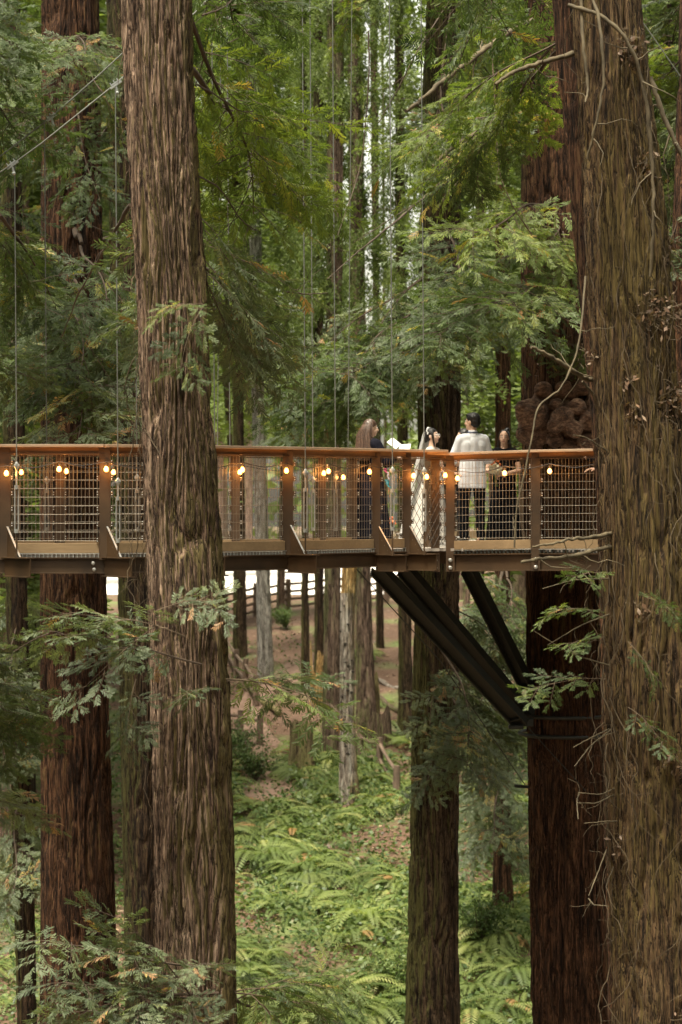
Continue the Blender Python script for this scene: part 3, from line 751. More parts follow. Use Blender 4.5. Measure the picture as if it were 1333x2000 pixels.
# far-off wood ahead; unseen ring of dark leaves added to block low light
def far_wood():
    rs = np.random.RandomState(21); n = 110000
    th = np.where(rs.rand(n) < .36, rs.uniform(-.42, .42, n), rs.uniform(-math.pi, math.pi, n))
    D = rs.uniform(235, 275, n); D = np.where(np.abs(th) > .42, rs.uniform(62, 80, n), D)
    far = D > 100
    z = np.where(far, rs.rand(n) ** .8 * 60, rs.rand(n) ** .7 * 46)
    x = np.sin(th) * D; y = np.cos(th) * D
    # open notch of sky
    px = CX + x / np.maximum(y, 1) * F; py = HY - (z - 8) * F / np.maximum(y, 1)
    lump = n2(x * .12 + 50, z * .16 + 9, 31) + .5 * n2(x * .4 + 50, z * .5, 32)
    keep = ~((px > 690) & (px < 785) & (py < 740) & far & (rs.rand(n) < .93)) & ((lump > .62) | (rs.rand(n) < .35) | (~far & (rs.rand(n) < .9)))
    x, y, z, far = x[keep], y[keep], z[keep], far[keep]; n = len(x)
    sz = rs.uniform(.7, 1.9, n); sz = np.where(far, sz, sz * 1.7)
    d = rs.normal(0, 1, (n, 3)); d[:, 2] -= .4; d /= np.linalg.norm(d, axis=1)[:, None]
    p = np.cross(d, rs.normal(0, 1, (n, 3))); p /= np.linalg.norm(p, axis=1)[:, None]
    b = np.stack([x, y, z + CZ - 5.0], -1)
    K = np.stack([b, b + d * sz[:, None] * .5 - p * sz[:, None] * .28, b + d * sz[:, None], b + d * sz[:, None] * .5 + p * sz[:, None] * .28], 1)
    V = K.reshape(-1, 3)
    T = np.clip(.5 + rs.normal(0, .2, n), 0, 1)
    for sel, nm, mt, lab in ((far, 'far_wood', 'needles_far', 'sunlit wood far beyond the gravel road closing the view'), (~far, 'light_blocking_ring', 'needles_blocker', 'unseen ring of dark leaves added all round to block low light')):
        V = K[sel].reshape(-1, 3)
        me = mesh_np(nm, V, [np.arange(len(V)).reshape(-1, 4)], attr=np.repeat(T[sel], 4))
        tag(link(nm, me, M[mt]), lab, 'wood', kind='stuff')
far_wood()

# ---------------------------------------------------------------- ferns and ground cover
def fern_mesh(seed, R=.95, nf=15):
    rs = np.random.RandomState(seed); K, T = [], []
    for i in range(nf):
        th = 2 * np.pi * (i + rs.uniform(-.35, .35)) / nf; L = R * rs.uniform(.7, 1.15); up = rs.uniform(.45, 1.0)
        m = 22; tv = np.clip(rs.normal(.5, .16), 0, .93); 
        if rs.rand() < .06: tv = .99
        ca, sa = math.cos(th), math.sin(th)
        for s in np.linspace(.06, 1, m):
            r_ = L * s; z = up * L * (s - .95 * s * s) * 1.3
            pz = up * L * (1 - 1.9 * s) * 1.3 / L
            c = np.array([ca * r_, sa * r_, z]); tl = .17 * L * math.sin(math.pi * min(1, .12 + .86 * (1 - s)) ) ** .8 + .01
            for sgn in (-1, 1):
                d = np.array([-sa * sgn * .92 + ca * .35, ca * sgn * .92 + sa * .35, -.22 + .2 * pz]); d /= np.linalg.norm(d)
                f = np.array([ca, sa, pz]); f /= np.linalg.norm(f); w2 = .021
                K.append([c, c + d * tl * .4 - f * w2, c + d * tl, c + d * tl * .4 + f * w2]); T.append(tv + rs.normal(0, .03))
    V = np.array(K).reshape(-1, 3)
    me = mesh_np('fern', V, [np.arange(len(V)).reshape(-1, 4)], attr=np.repeat(np.clip(T, 0, 1), 4)); me.materials.append(M['fern']); return me
FERN = [fern_mesh(700 + i, nf=(15, 18, 12, 16, 20)[i]) for i in range(5)]
frs = np.random.RandomState(5)
cnt = 0
while cnt < 285:
    D = frs.uniform(45, 69); px = frs.uniform(425, 1045); x = X(px, D)
    if D > 60 and 455 < px < 575 : continue
    if n2(np.array(x * .5 + 4), np.array(D * .45), 66) < .33: continue
    o = bpy.data.objects.new('fern', FERN[frs.randint(5)]); C.objects.link(o)
    o.location = (x, D, float(gz(x, D)) - .03); o.rotation_euler = (frs.normal(0, .12) + .1, frs.normal(0, .12), frs.uniform(0, 6.3))
    s = frs.uniform(.6, 1.3); o.scale = (s, s, s * frs.uniform(.8, 1.3))
    tag(o, 'light green sword fern arching over the slope below the platform', 'fern', 'sword ferns on the slope'); cnt += 1

def ground_cover():
    rs = np.random.RandomState(8); n = 78000
    D = rs.uniform(36, 92, n); D = np.where(rs.rand(n) < .7, rs.uniform(38, 66, n), D); x = (rs.uniform(-.17, .17, n)) * D
    m = n2(x * .35 + 3, D * .3, 91) + .4 * n2(x * 1.3, D * 1.2, 92)
    px = CX + x / D * F
    dens = np.where(D < 67, 1.08, np.where(px < 560, .78, .5))
    keep = (m > 1.32 - dens) & ~((px > 470) & (px < 565) & (D > 61) & (D < 82)) & ~((px > 720) & (D > 73))
    x, D = x[keep], D[keep]; n = len(x)
    big = n2(x * .25, D * .25, 93)
    z = gz(x, D) + rs.rand(n) * (.25 + .9 * np.clip(big - .45, 0, 1)) 
    sz = rs.uniform(.05, .15, n)
    d = rs.normal(0, 1, (n, 3)); d[:, 2] = np.abs(d[:, 2]) * .5; d /= np.linalg.norm(d, axis=1)[:, None]
    p = np.cross(d, rs.normal(0, 1, (n, 3)) * [1, 1, .3] + [0, 0, 1]); p /= np.linalg.norm(p, axis=1)[:, None]
    b = np.stack([x, D, z], -1)
    K = np.stack([b, b + d * sz[:, None] * .5 - p * sz[:, None] * .32, b + d * sz[:, None], b + d * sz[:, None] * .5 + p * sz[:, None] * .32], 1)
    V = K.reshape(-1, 3)
    me = mesh_np('undergrowth', V, [np.arange(len(V)).reshape(-1, 4)], attr=np.repeat(np.clip(rs.normal(.5, .2, n), 0, 1), 4))
    tag(link('undergrowth', me, M['herb']), 'low leafy undergrowth between the ferns on the slope', 'undergrowth', kind='stuff')
ground_cover()
def fern_mass():
    rs = np.random.RandomState(18); Vs, Ts = [], []
    base = []
    for me in FERN:
        co = np.empty(len(me.vertices) * 3, np.float32); me.vertices.foreach_get('co', co)
        t = np.empty(len(me.vertices), np.float32); me.attributes['tint'].data.foreach_get('value', t); base.append((co.reshape(-1, 3), t))
    k = 0
    while k < 190:
        D = rs.uniform(38, 90); x = rs.uniform(-.18, .18) * D; px = CX + x / D * F
        if 425 < px < 1045 and 45 < D < 67.5: continue
        if 425 < px < 820 and D > 67 and rs.rand() < .75: continue
        if 460 < px < 570 and 60 < D < 85: continue
        V, t = base[rs.randint(5)]; a = rs.uniform(0, 6.3); s = rs.uniform(.6, 1.15)
        R = np.array([[math.cos(a), -math.sin(a), 0], [math.sin(a), math.cos(a), 0], [0, 0, 1]])
        Vs.append(V @ R.T * s + np.array([x, D, float(gz(x, D)) - .03])); Ts.append(t); k += 1
    V = np.concatenate(Vs)
    me = mesh_np('fern_undergrowth', V, [np.arange(len(V)).reshape(-1, 4)], attr=np.concatenate(Ts))
    tag(link('fern_undergrowth', me, M['fern']), 'scattered ferns merging into undergrowth away from the main fern slope', 'undergrowth', kind='stuff')
fern_mass()

def litter():
    rs = np.random.RandomState(28); n = 26000; K = []
    D = rs.uniform(44, 100, n); x = rs.uniform(-.13, .13, n) * D; z = gz(x, D) + .012 + rs.rand(n) * .03; z = z + (n2(x * 3, D * 3, 5) > .5) * .02
    sz = np.where(rs.rand(n) < .12, rs.uniform(.15, .7, n), rs.uniform(.03, .12, n)); w_ = np.where(sz > .15, .012, sz * .3)
    a = rs.uniform(0, 6.28, n); d = np.stack([np.cos(a), np.sin(a), rs.normal(0, .12, n)], 1); p = np.stack([-np.sin(a), np.cos(a), rs.normal(0, .5, n)], 1)
    b = np.stack([x, D, z + .02], -1)
    K = np.stack([b, b + d * sz[:, None] * .5 - p * w_[:, None], b + d * sz[:, None], b + d * sz[:, None] * .5 + p * w_[:, None]], 1); V = K.reshape(-1, 3)
    me = mesh_np('leaf_litter', V, [np.arange(len(V)).reshape(-1, 4)], attr=np.repeat(rs.rand(n), 4))
    tag(link('leaf_litter', me, leaf('litter', [(0, (.035, .02, .012)), (.5, (.15, .085, .05)), (1, (.36, .26, .18))], .1)), 'brown twigs and dead fronds littering the forest floor', 'leaf litter', kind='stuff')
litter()

def understory_shrubs():
    """a few leafy huckleberry shrubs by the path and in the gully"""
    rs = np.random.RandomState(63)
    for (px, D, h, lab) in ((470, 66, 1.3, 'round leafy shrub at the left edge of the path, behind the thick trunk'), (500, 63.5, .9, 'low fresh green shrub where the path meets the ferns'), (990, 55, 1.5, 'leafy shrub beside the platform redwood'), (935, 50, 1.1, 'low dark green shrub right of the furrowed trunk'), (560, 95, 1.0, 'yellow-green bracken clump on the bank below the rail fence'), (770, 48, .9, 'small leafy shrub just left of the furrowed trunk')):
        b = gnd(px, D); r = root('leafy_shrub', b, lab, 'shrub'); g = G(); K = []
        for _ in range(16):
            a_ = rs.uniform(0, 6.28); q = np.array([math.cos(a_), math.sin(a_), 0]) * rs.uniform(.2, .7) * h; tip = np.array(b) + q + [0, 0, h * rs.uniform(.5, 1)]
            mid = (np.array(b) + tip) / 2 + [0, 0, .15 * h]; g.tube([np.array(b), mid, tip], [.014, .009, .003], 4, caps=False)
            for _k in range(90):
                s = rs.uniform(.25, 1); p = (np.array(b) * (1 - s) ** 2 + 2 * s * (1 - s) * mid + s * s * tip) + rs.normal(0, .09 * h, 3)
                d_ = rs.normal(0, 1, 3); d_[2] -= .2; d_ /= np.linalg.norm(d_); n_ = np.cross(d_, rs.normal(0, 1, 3) * [1, 1, 2]); n_ /= np.linalg.norm(n_); l = rs.uniform(.05, .11)
                K.append([p, p + d_ * l * .5 - n_ * l * .25, p + d_ * l, p + d_ * l * .5 + n_ * l * .25])
        g.put('stem', M['twig_dark'], rt=r)
        V = np.array(K).reshape(-1, 3) - np.array(r.location)
        link('foliage', mesh_np('foliage', V, [np.arange(len(V)).reshape(-1, 4)], attr=np.repeat(np.clip(rs.normal(.55, .15, len(K)), 0, 1), 4)), M['herb'], r)
understory_shrubs()
# ---------------------------------------------------------------- walkway and platform
M['steel'] = simple('brown_painted_steel', (.044, .025, .011), .5, var=.45, scale=2.6, bmp=.05)
M['steel_dark'] = simple('black_steel', (.016, .018, .014), .55, var=.25, scale=4)
M['galv'] = simple('galvanised_steel', (.42, .44, .43), .38, metal=.7, var=.2, scale=30)
M['wire'] = simple('mesh_wire', (.22, .20, .165), .45, metal=.4, var=.15, scale=10)
M['cable'] = simple('steel_cable', (.12, .125, .11), .6, metal=.2, var=.15, scale=40)
M['cord'] = simple('black_cord', (.02, .018, .016), .6)
def wood(name, a, b_, rough=.6, sx=3, sy=30, sz=30):
    m, t, b, o = mat_new(name); n = noise(t, coords(t, sx, sy, sz), 1, 7, .65, .8); k = noise(t, coords(t, .7, 2, 2), 1, 3)
    c = mixc(t, n, a, b_); c = mixc(t, ramp(t, k, [(.45, (0, 0, 0)), (.75, (.55, .55, .55))]), c, tuple(x * .55 for x in a))
    t.links.new(c, b.inputs['Base Color']); b.inputs['Roughness'].default_value = rough; bump(t, b, n, .25, .004); return m
M['rail_wood'] = wood('handrail_timber', (.10, .054, .023), (.23, .125, .058), .5)  # orange timber, darkened with the shade under the cap's overhang
M['cap_wood'] = wood('handrail_cap', (.22, .15, .095), (.40, .29, .20), .5)
M['toe_wood'] = wood('kick_board_timber', (.13, .09, .045), (.28, .195, .105), .65)
M['deck_wood'] = wood('deck_boards', (.22, .20, .18), (.42, .39, .35), .8, 20, 3, 20)

ZR, ZD = CZ + .572, CZ - .655       # rail top, deck top
def PP(px, D, z): return Vector((X(px, D), D, z))

bridge = root('walkway', PP(205, 27.75, ZD), 'narrow suspended walkway with timber handrail and wire mesh sides crossing the left half', 'footbridge')
plat = root('viewing_platform', PP(1000, 33, ZD), 'wooden viewing deck with mesh railing strapped round the dark redwood', 'viewing platform')

def railing(rt, A, B, dz0=0.0, dz1=0.0, out=1, cap=True, net='wire', hw=True):
    """one bay between plan points A and B"""
    a = Vector((A[0], A[1], 0)); b = Vector((B[0], B[1], 0)); d = (b - a); L = d.length; d.normalize(); n = Vector((d.y, -d.x, 0)) * out
    if n.y > 0 and out > 0: n = -n
    za = lambda z: Vector((0, 0, z + dz0)); zb = lambda z: Vector((0, 0, z + dz1))
    if cap:
        o = .02
        G().beam(a + za(ZR - .015) + n * .03 - d * o, b + zb(ZR - .015) + n * .03 + d * 0, .17, .032).put('handrail_cap', M['cap_wood'], rt=rt, bevel=.004)
        G().beam(a + za(ZR - .064) - n * .005, b + zb(ZR - .064) - n * .005, .045, .062).put('handrail', M['rail_wood'], rt=rt, bevel=.004)
        G().beam(a + za(ZR - .107) + n * .01, b + zb(ZR - .107) + n * .01, .06, .012).put('rail_angle', M['steel'], rt=rt)
    if hw:
        G().beam(a + za(ZD + .068) + d * .06, b + zb(ZD + .068) - d * .06, .04, .112).put('kick_board', M['toe_wood'], rt=rt, bevel=.003)
    g = G(); x = .07; r = .0021
    if net == 'wire':
        while x < L - .06:
            f = x / L; g.tube([a + d * x + Vector((0, 0, ZD + .135 + dz0 * (1 - f) + dz1 * f)) - n * .012, a + d * x + Vector((0, 0, ZR - .115 + dz0 * (1 - f) + dz1 * f)) - n * .012], r, 4, caps=False); x += .046
        z = ZD + .15
        while z < ZR - .13:
            g.tube([a + d * .05 + za(z) - n * .007, b - d * .05 + zb(z) - n * .007], r, 4, caps=False); z += .0975
    else:
        k = .085; h0, h1 = ZD + .02, ZR - .17; H = h1 - h0
        u = -H
        while u < L:
            for s in (0, 1):
                x0, x1, y0, y1 = u, u + H * .6, 0, H
                if x0 < 0: y0 = (0 - x0) / (x1 - x0) * H; x0 = 0
                if x1 > L: y1 = (L - u) / (H * .6) * H; x1 = L
                if x0 < x1 and y0 < y1:
                    p = [(x0, y0), (x1, y1)]
                    if s: p = [(L - q[0], q[1]) for q in p]
                    g.tube([a + d * q[0] + Vector((0, 0, h0 + q[1])) for q in p], .0035, 4, caps=False)
            u += k
    g.put('wire_mesh' if net == 'wire' else 'knotted_net', M['wire'] if net == 'wire' else M['cord'], rt=rt)

CLIP = {}
def clip_obj(s):
    if s not in CLIP:
        g = G(); g.box((0, 0, 0), (.038, .014, .055)); nb = 6
        for q in (-.014, .014): g.ball((s * .006, -.009, q), .0075, 6, 4)
        o = g.put('mesh_clip', M['steel']); me = o.data; me.materials.append(M['galv'])
        nq = len(g.q[0]); mi = np.ones(len(me.polygons), np.int32); mi[:nq] = 0; me.polygons.foreach_set('material_index', mi); CLIP[s] = me; return o
    o = bpy.data.objects.new('mesh_clip', CLIP[s]); C.objects.link(o); return o
def post(rt, px, D, dz=0.0, w=.105, bottom=None, far=False, ang=0.0, clips=True):
    c = PP(px, D, 0); zb = (ZD - .06 if bottom is None else bottom) + dz; zt = ZR - .045 + dz
    R = np.array(Matrix.Rotation(ang, 3, 'Z'))
    g = G(); g.box((c.x, c.y, (zt + zb) / 2), (w, .012, zt - zb), R)           # flange seen from outside
    off = R @ np.array([w / 2 - .006, .05, 0]); off2 = R @ np.array([-w / 2 + .006, .05, 0]); off3 = R @ np.array([0, .10, 0])
    g.box((c.x + off[0], c.y + off[1], (zt + zb) / 2), (.012, .088, zt - zb - .004), R)
    g.box((c.x + off2[0], c.y + off2[1], (zt + zb) / 2), (.012, .088, zt - zb - .004), R)
    p = g.put('post', M['steel'], rt=rt)
    if clips:
        for z in np.linspace(ZD + .16, ZR - .2, 6):
            for s in (-1, 1):
                o = R @ np.array([s * (w / 2 + .014), .0, 0]); k = clip_obj(s); k.parent = p
                k.location = Vector((c.x + o[0], c.y + o[1] - .004, z + dz)) - rt.location
    return p

def bolts(rt, par, lst, r=.022):
    for (x, y, z) in lst:
        g = G(); g.lathe((x, y, z), [(0, .016), (r * .6, .015), (r, .004), (r, -.006)], 8, np.array(Matrix.Rotation(math.pi / 2, 3, 'X')))
        g.put('bolt', M['galv'], parent=par, rt=rt)

near_pts = [(-400, 27.5), (-185, 27.15), (10, 27.0), (205, 27.0), (385, 27.55), (563, 28.4), (735, 29.55), (795, 29.95), (866, 30.25)]
NP = [(X(p, d), d) for p, d in near_pts]
for i, (a, b) in enumerate(zip(NP[:-1], NP[1:])):
    railing(bridge, a, b, net='net' if i == 7 else 'wire', hw=(i != 7))
angs = [0] * 9
for i, (p, d) in enumerate(near_pts[:8]):
    post(bridge, p, d - .03, w=.12 if i < 6 else .105, clips=True)
far_pts = [(-160, 28.7), (-30, 28.6), (117, 28.5), (290, 28.6), (460, 29.2), (629, 30.45), (690, 31.1)]
FP = [(X(p, d), d) for p, d in far_pts]
for a, b in zip(FP[:-1], FP[1:]): railing(bridge, a, b, out=-1)
for p, d in far_pts: post(bridge, p, d, w=.10)
# deck of the walkway: boards as one surface per bay, edge angle, comb of grating teeth
g = G(); NPi = near_pts
def lerp_pts(pts, n):
    s = np.linspace(0, len(pts) - 1, n); return [(np.interp(t, range(len(pts)), [p[0] for p in pts]), np.interp(t, range(len(pts)), [p[1] for p in pts])) for t in s]
na = lerp_pts([NP[0], NP[1], NP[2], NP[3], NP[4], NP[5], NP[6]], 90); fa = lerp_pts([(NP[0][0], 28.9), FP[0], FP[2], FP[3], FP[4], FP[5], FP[6]], 90)
for k in range(89):
    a0, a1 = np.array([*na[k], 0]), np.array([*na[k + 1], 0]); b0, b1 = np.array([*fa[k], 0]), np.array([*fa[k + 1], 0])
    e = .04; A0 = a0 + (a1 - a0) * e; A1 = a1 - (a1 - a0) * e; B0 = b0 + (b1 - b0) * e; B1 = b1 - (b1 - b0) * e
    V = [p + [0, 0, z] for z in (ZD - .035, ZD) for p in (A0, A1, B1, B0)]
    g.raw(V, [[3, 2, 1, 0], [4, 5, 6, 7], [0, 1, 5, 4], [1, 2, 6, 5], [2, 3, 7, 6], [3, 0, 4, 7]])
g.put('deck', M['deck_wood'], rt=bridge)
gd = [PP(p, d, 0) for p, d in near_pts]
for i, (a, b) in enumerate(zip(gd[:7], gd[1:8])):
    G().beam(a + Vector((0, -.012, ZD + .008)), b + Vector((0, -.012, ZD + .008)), .02, .007).put('deck_edge', M['galv'], rt=bridge)
    G().beam(a + Vector((0, .03, ZD - .125)), b + Vector((0, .03, ZD - .125)), .012, .17).put('girder', M['steel'], rt=bridge)
    g = G()
    for zz in (ZD - .245, ZD - .04): g.beam(a + Vector((0, .03, zz + (.035 if zz < ZD - .2 else 0))), b + Vector((0, .03, zz + (.035 if zz < ZD - .2 else 0))), .10, .012)
    g.put('girder_flange', M['steel'], rt=bridge)
    g = G(); L = (b - a).length
    for s in np.arange(.06, L, .047): g.box(tuple(a + (b - a) * (s / L) + Vector((0, -.006, ZD - .018))), (.010, .03, .036))
    g.put('grating_teeth', M['galv'], rt=bridge)
for i, (a, b) in enumerate(zip(FP[:-1], FP[1:])):
    G().beam((a[0], a[1], ZD - .14), (b[0], b[1], ZD - .14), .012, .2).put('girder', M['steel'], rt=bridge)

# outriggers, gussets and hangers
E = Vector((.34, -.42, 0))
HANG = {0: None, 2: (33, 312, 901, 950, 1039), 3: (231, 168, 932, 972, 1058), 4: (420, -80, 915, 960, 1040), 5: (597, -260, 915, 955, 1038), 6: (767, -420, 911, 957, 1034), 7: (829, -480, 912, 957, 1036)}
def hanger(x, D, ztop, zs, z0, z1, label_par, seat):
    """cable, socket, turnbuckle and threaded rod as one part with its pieces"""
    zsv, z0v, z1v = Z(zs, D), Z(z0, D), Z(z1, D)
    g = G(); g.tube([(x - .02 * (ztop - zsv) / 3, D, ztop), (x, D, zsv)], .0068, 6); h = g.put('hanger_cable', M['cable'], rt=bridge)
    g = G(); g.ball((x, D, zsv - .05), (.022, .02, .05), 8, 6); g.ball((x, D, zsv - .05), (.034, .012, .03), 8, 6); g.cyl((x, D, zsv - .09), (x, D, z0v), .009, 6); g.put('socket', M['galv'], parent=h, rt=bridge)
    g = G()
    for s in (-1, 1): g.cyl((x + s * .019, D + s * .004, z0v), (x + s * .019, D + s * .004, z1v), .0085, 7)
    g.cyl((x, D, z0v - .03), (x, D, z0v + .012), .026, 8); g.cyl((x, D, z1v - .012), (x, D, z1v + .03), .026, 8); g.put('turnbuckle', M['galv'], parent=h, rt=bridge)
    g = G(); g.cyl((x, D, z1v), (x, D, seat), .010, 7); g.cyl((x, D, seat - .02), (x, D, seat + .03), .024, 6); g.put('threaded_rod', M['steel'], parent=h, rt=bridge)
hang_near = []
for i in (1, 2, 3, 4, 5, 6, 7):
    p, D = near_pts[i]; a = PP(p, D, 0)
    e = E if i < 6 else Vector((.36, -.30, 0))
    zt, zb = ZD - .035, ZD - .243
    if i > 5: zt -= .03; zb -= .02
    g = G(); en = a + e
    g.beam(a + Vector((0, 0, (zt + zb) / 2)), en + Vector((0, 0, (zt + zb) / 2)), .012, zt - zb - .012)
    g.beam(a + Vector((0, 0, zb)), en + Vector((0, 0, zb)), .10, .012); g.beam(a + Vector((0, 0, zt)), en + Vector((0, 0, zt)), .10, .012)
    o = g.put('outrigger', M['steel'], rt=bridge)
    q = a + e * .52
    t0 = a + e * .10
    n = Vector((e.y, -e.x, 0)).normalized() * .006
    tri = [t0 + Vector((0, 0, zt + .34)), t0 + Vector((0, 0, zt + .006)), a + e * .6 + Vector((0, 0, zt + .006))]
    g = G(); g.raw([v + n for v in tri] + [v - n for v in tri], [[0, 1, 2], [5, 4, 3]])
    g.raw([v + n for v in tri] + [v - n for v in tri], [[0, 3, 4, 1], [1, 4, 5, 2], [2, 5, 3, 0]])
    gp = g.put('gusset_plate', M['steel'], rt=bridge)
    g = G(); g.beam(tri[0] + Vector((0, -.01, .004)), tri[2] + Vector((0, -.01, .004)), .022, .005); g.put('plate_edge', M['cap_wood'] if False else M['galv'], parent=gp, rt=bridge)
    for s in (.3, .55, .8):
        c = tri[0].lerp(tri[2], s) * .72 + tri[1] * .28; g = G(); g.ball(tuple(c - n * 1.4 + Vector((0, -.006, 0))), (.014, .008, .020), 8, 5); g.put('bolt', M['galv'], parent=gp, rt=bridge)
    if i in HANG and HANG[i]:
        hx, top, zs, z0, z1 = HANG[i]; Dh = D - .24
        hanger(X(hx, Dh), Dh, Z(top, Dh), zs, z0, z1, '', zt + .01)
    if i in (2, 3, 5, 6): bolts(bridge, o, [(a.x + X(666.5 + (-20 if i != 3 else -22), D), D - .035, ZD - .10), (a.x + X(666.5 - 20, D), D - .035, ZD - .17)])
# far-side hangers
for px, D, top, zs in ((92, 28.8, 235, 930), (268, 28.9, 80, 925), (425, 29.2, -60, 930), (450, 29.5, -90, 930), (612, 30.3, -200, 930), (656, 30.8, -240, 925), (680, 31.2, -260, 920)):
    if px in (425, 680):
        g = G(); g.tube([(X(px + (8 if px == 425 else 10), D), D, Z(top, D)), (X(px, D), D, ZR - .1)], .006, 5); g.put('hanger_cable', M['cable'], rt=bridge)
    else: hanger(X(px, D), D, Z(top, D), zs, 958, 1035, '', ZD - .05)

# main suspension cables with clamps
def main_cable(pts, clamps, r=.0085):
    p = [P(*q) for q in pts]; g = G(); g.tube(p, r, 6); h = g.put('main_cable', M['cable'], rt=bridge, smooth=True)
    for (px, py, D) in clamps:
        c = P(px, py, D); g = G(); d = Vector((.82, 0, .57)).normalized(); u = Vector((-.57, 0, .82))
        R = np.array([d, Vector((0, 1, 0)), u]).T
        g.box(c - u * .012, (.15, .03, .022), R); g.box(c + u * .012, (.11, .026, .016), R)
        for s in (-.045, 0, .045): g.tube([c + d * s - u * .02, c + d * s + u * .045], .006, 6)
        g.tube([c - Vector((0, 0, .01)), c - Vector((-.02, 0, .09))], .014, 6); g.ball(tuple(c - Vector((-.02, 0, .10))), .022, 8, 6)
        g.put('cable_clamp', M['galv'], parent=h, rt=bridge)
main_cable([(-250, 480, 26.4), (-60, 375, 26.6), (26, 320, 26.75), (80, 281, 26.8), (226, 164, 26.8), (380, 26, 27.2), (520, -120, 27.8)], [(24, 321, 26.75), (226, 164, 26.8)])
main_cable([(-200, 440, 28.9), (0, 306, 28.8), (100, 229, 28.8), (190, 150, 28.8), (268, 78, 28.9), (420, -80, 29.2)], [(101, 228, 28.8)])
g = G(); g.tube([P(1225, 0, 31), P(1280, 78, 31), P(1340, 165, 31), P(1500, 420, 30)], .008, 5); g.put('main_cable', M['cable'], rt=bridge)

# ---- platform
pr = [(851, 30.28, -.035), (880, 30.30, -.035), (1047, 29.75, -.010), (1212, 29.2, 0), (1390, 28.8, 0)]
PL = [((X(p, d), d), z) for p, d, z in pr]
for (a, z0), (b, z1) in zip(PL[1:-1], PL[2:]): railing(plat, a, b, z0, z1)
railing(plat, (X(832, 30.2), 30.2), (X(880, 30.3), 30.3), -.025, -.035, net='wire', hw=False)
for (p, d, z) in pr[:4]:
    o = post(plat, p, d - .035, z, w=.108, bottom=ZD - .262)
    bolts(plat, o, [(X(p, d - .05), d - .05, ZD - .12 + z), (X(p, d - .05), d - .05, ZD - .215 + z)], .026)
post(plat, 838, 30.9, -.03, w=.11, clips=True)
# back and left rails of the platform
bk = [(684, 31.4), (706, 33.6), (735, 35.9), (900, 36.1), (962, 36.2), (1020, 36.4), (1180, 36.4), (1400, 36.0)]
BK = [(X(p, d), d) for p, d in bk]
for a, b in zip(BK[:-1], BK[1:]): railing(plat, a, b, out=-1)
for p, d in bk: post(plat, p, d, w=.10, clips=False)
# deck boards round the tree
pa = TREES['platform']; tcx, tr = axis_at(pa, ZD); tD = pa['D']
g = G(); x0, x1 = X(690, 31), X(1400, 30); n = 0
xx = x0
while xx < x1:
    w_ = .135
    def dn(x): return float(np.interp(x, [X(700, 30), X(735, 29.6), X(795, 30), X(866, 30.25), X(1047, 29.75), X(1212, 29.2), X(1400, 28.8)], [30.9, 29.75, 30.0, 30.3, 29.78, 29.25, 28.9]))
    y0, y1 = dn(xx), 36.3
    segs = [(y0, y1)]; dx = abs(xx + w_ / 2 - tcx); rr = tr + .16
    if dx < rr:
        h = math.sqrt(rr * rr - dx * dx); segs = [(y0, tD - h), (tD + h, y1)]
    for (a, b) in segs: g.box((xx + w_ / 2, (a + b) / 2, ZD - .022), (w_ - .006, b - a, .034))
    xx += w_
g.put('deck', M['deck_wood'], rt=plat)
pg = [PP(p, d, z) for p, d, z in [(800, 30.1, -.03)] + pr]
for a, b in ((pg[2], pg[3]), (pg[3], pg[4]), (pg[4], pg[5])):
    u = Vector((0, .03, 0))
    G().beam(a + u + Vector((0, 0, ZD - .148)), b + u + Vector((0, 0, ZD - .148)), .014, .2).put('girder', M['steel'], rt=plat)
    g = G()
    for zz in (ZD - .254, ZD - .05): g.beam(a + u + Vector((0, 0, zz)), b + u + Vector((0, 0, zz)), .10, .013)
    g.put('girder_flange', M['steel'], rt=plat)
    G().beam(a + Vector((0, -.012, ZD + .006)), b + Vector((0, -.012, ZD + .006)), .02, .007).put('deck_edge', M['galv'], rt=plat)
    g = G(); L = (b - a).length
    for s in np.arange(.06, L, .052): g.box(tuple(a + (b - a) * (s / L) + Vector((0, -.0, ZD - .022))), (.022, .03, .034))
    g.put('grating_teeth', M['steel_dark'], rt=plat)
# joists below the deck
for yy in (31.0, 32.0, 32.35, 34.6, 35.6):
    G().beam((X(715, 31), yy, ZD - .13), (X(1400, 31), yy, ZD - .13), .09, .17).put('joist', M['steel'], rt=plat)
# black I-section struts down to the trunk
def strut(a, b, wd, dp, nm='strut'):
    a, b = P(*a), P(*b); d = (b - a).normalized(); s = Vector((0, 1, 0)); s = (s - d * s.dot(d)).normalized(); u = d.cross(s); s, u = (s * .80 + u * .60), (u * .80 - s * .60)
    g = G(); R = np.array([d, s, u]).T; c = (a + b) / 2; L = (b - a).length
    for q in (-1, 1): g.box(tuple(c + u * q * dp / 2), (L, wd, .016), R)
    g.box(tuple(c), (L, .014, dp - .018), R)
    for q in (.96,): g.box(tuple(a.lerp(b, q)), (.014, wd * .86, dp - .02), R)
    g.put(nm, M['steel_dark'], rt=plat)
strut((738, 1112, 30.6), (1018, 1412, 32.6), .13, .19)
strut((790, 1112, 31.6), (1032, 1398, 32.9), .13, .19)
strut((915, 1112, 32.2), (1032, 1345, 33.1), .16, .16)
g = G(); g.box(P(1018, 1410, 32.75), (.32, .26, .10)); g.box(P(1008, 1420, 32.6), (.20, .12, .05)); g.put('trunk_bracket', M['steel_dark'], rt=plat, bevel=.01)
g = G()
for zz in (1395, 1432):
    c = P(1110, zz, tD); a_ = np.linspace(0, 2 * math.pi, 40); rr = tr + .06
    g.tube([(tcx + rr * math.cos(t), tD + rr * math.sin(t), c.z) for t in a_], .028, 6)
g.put('trunk_strap', M['steel_dark'], rt=plat, smooth=True)
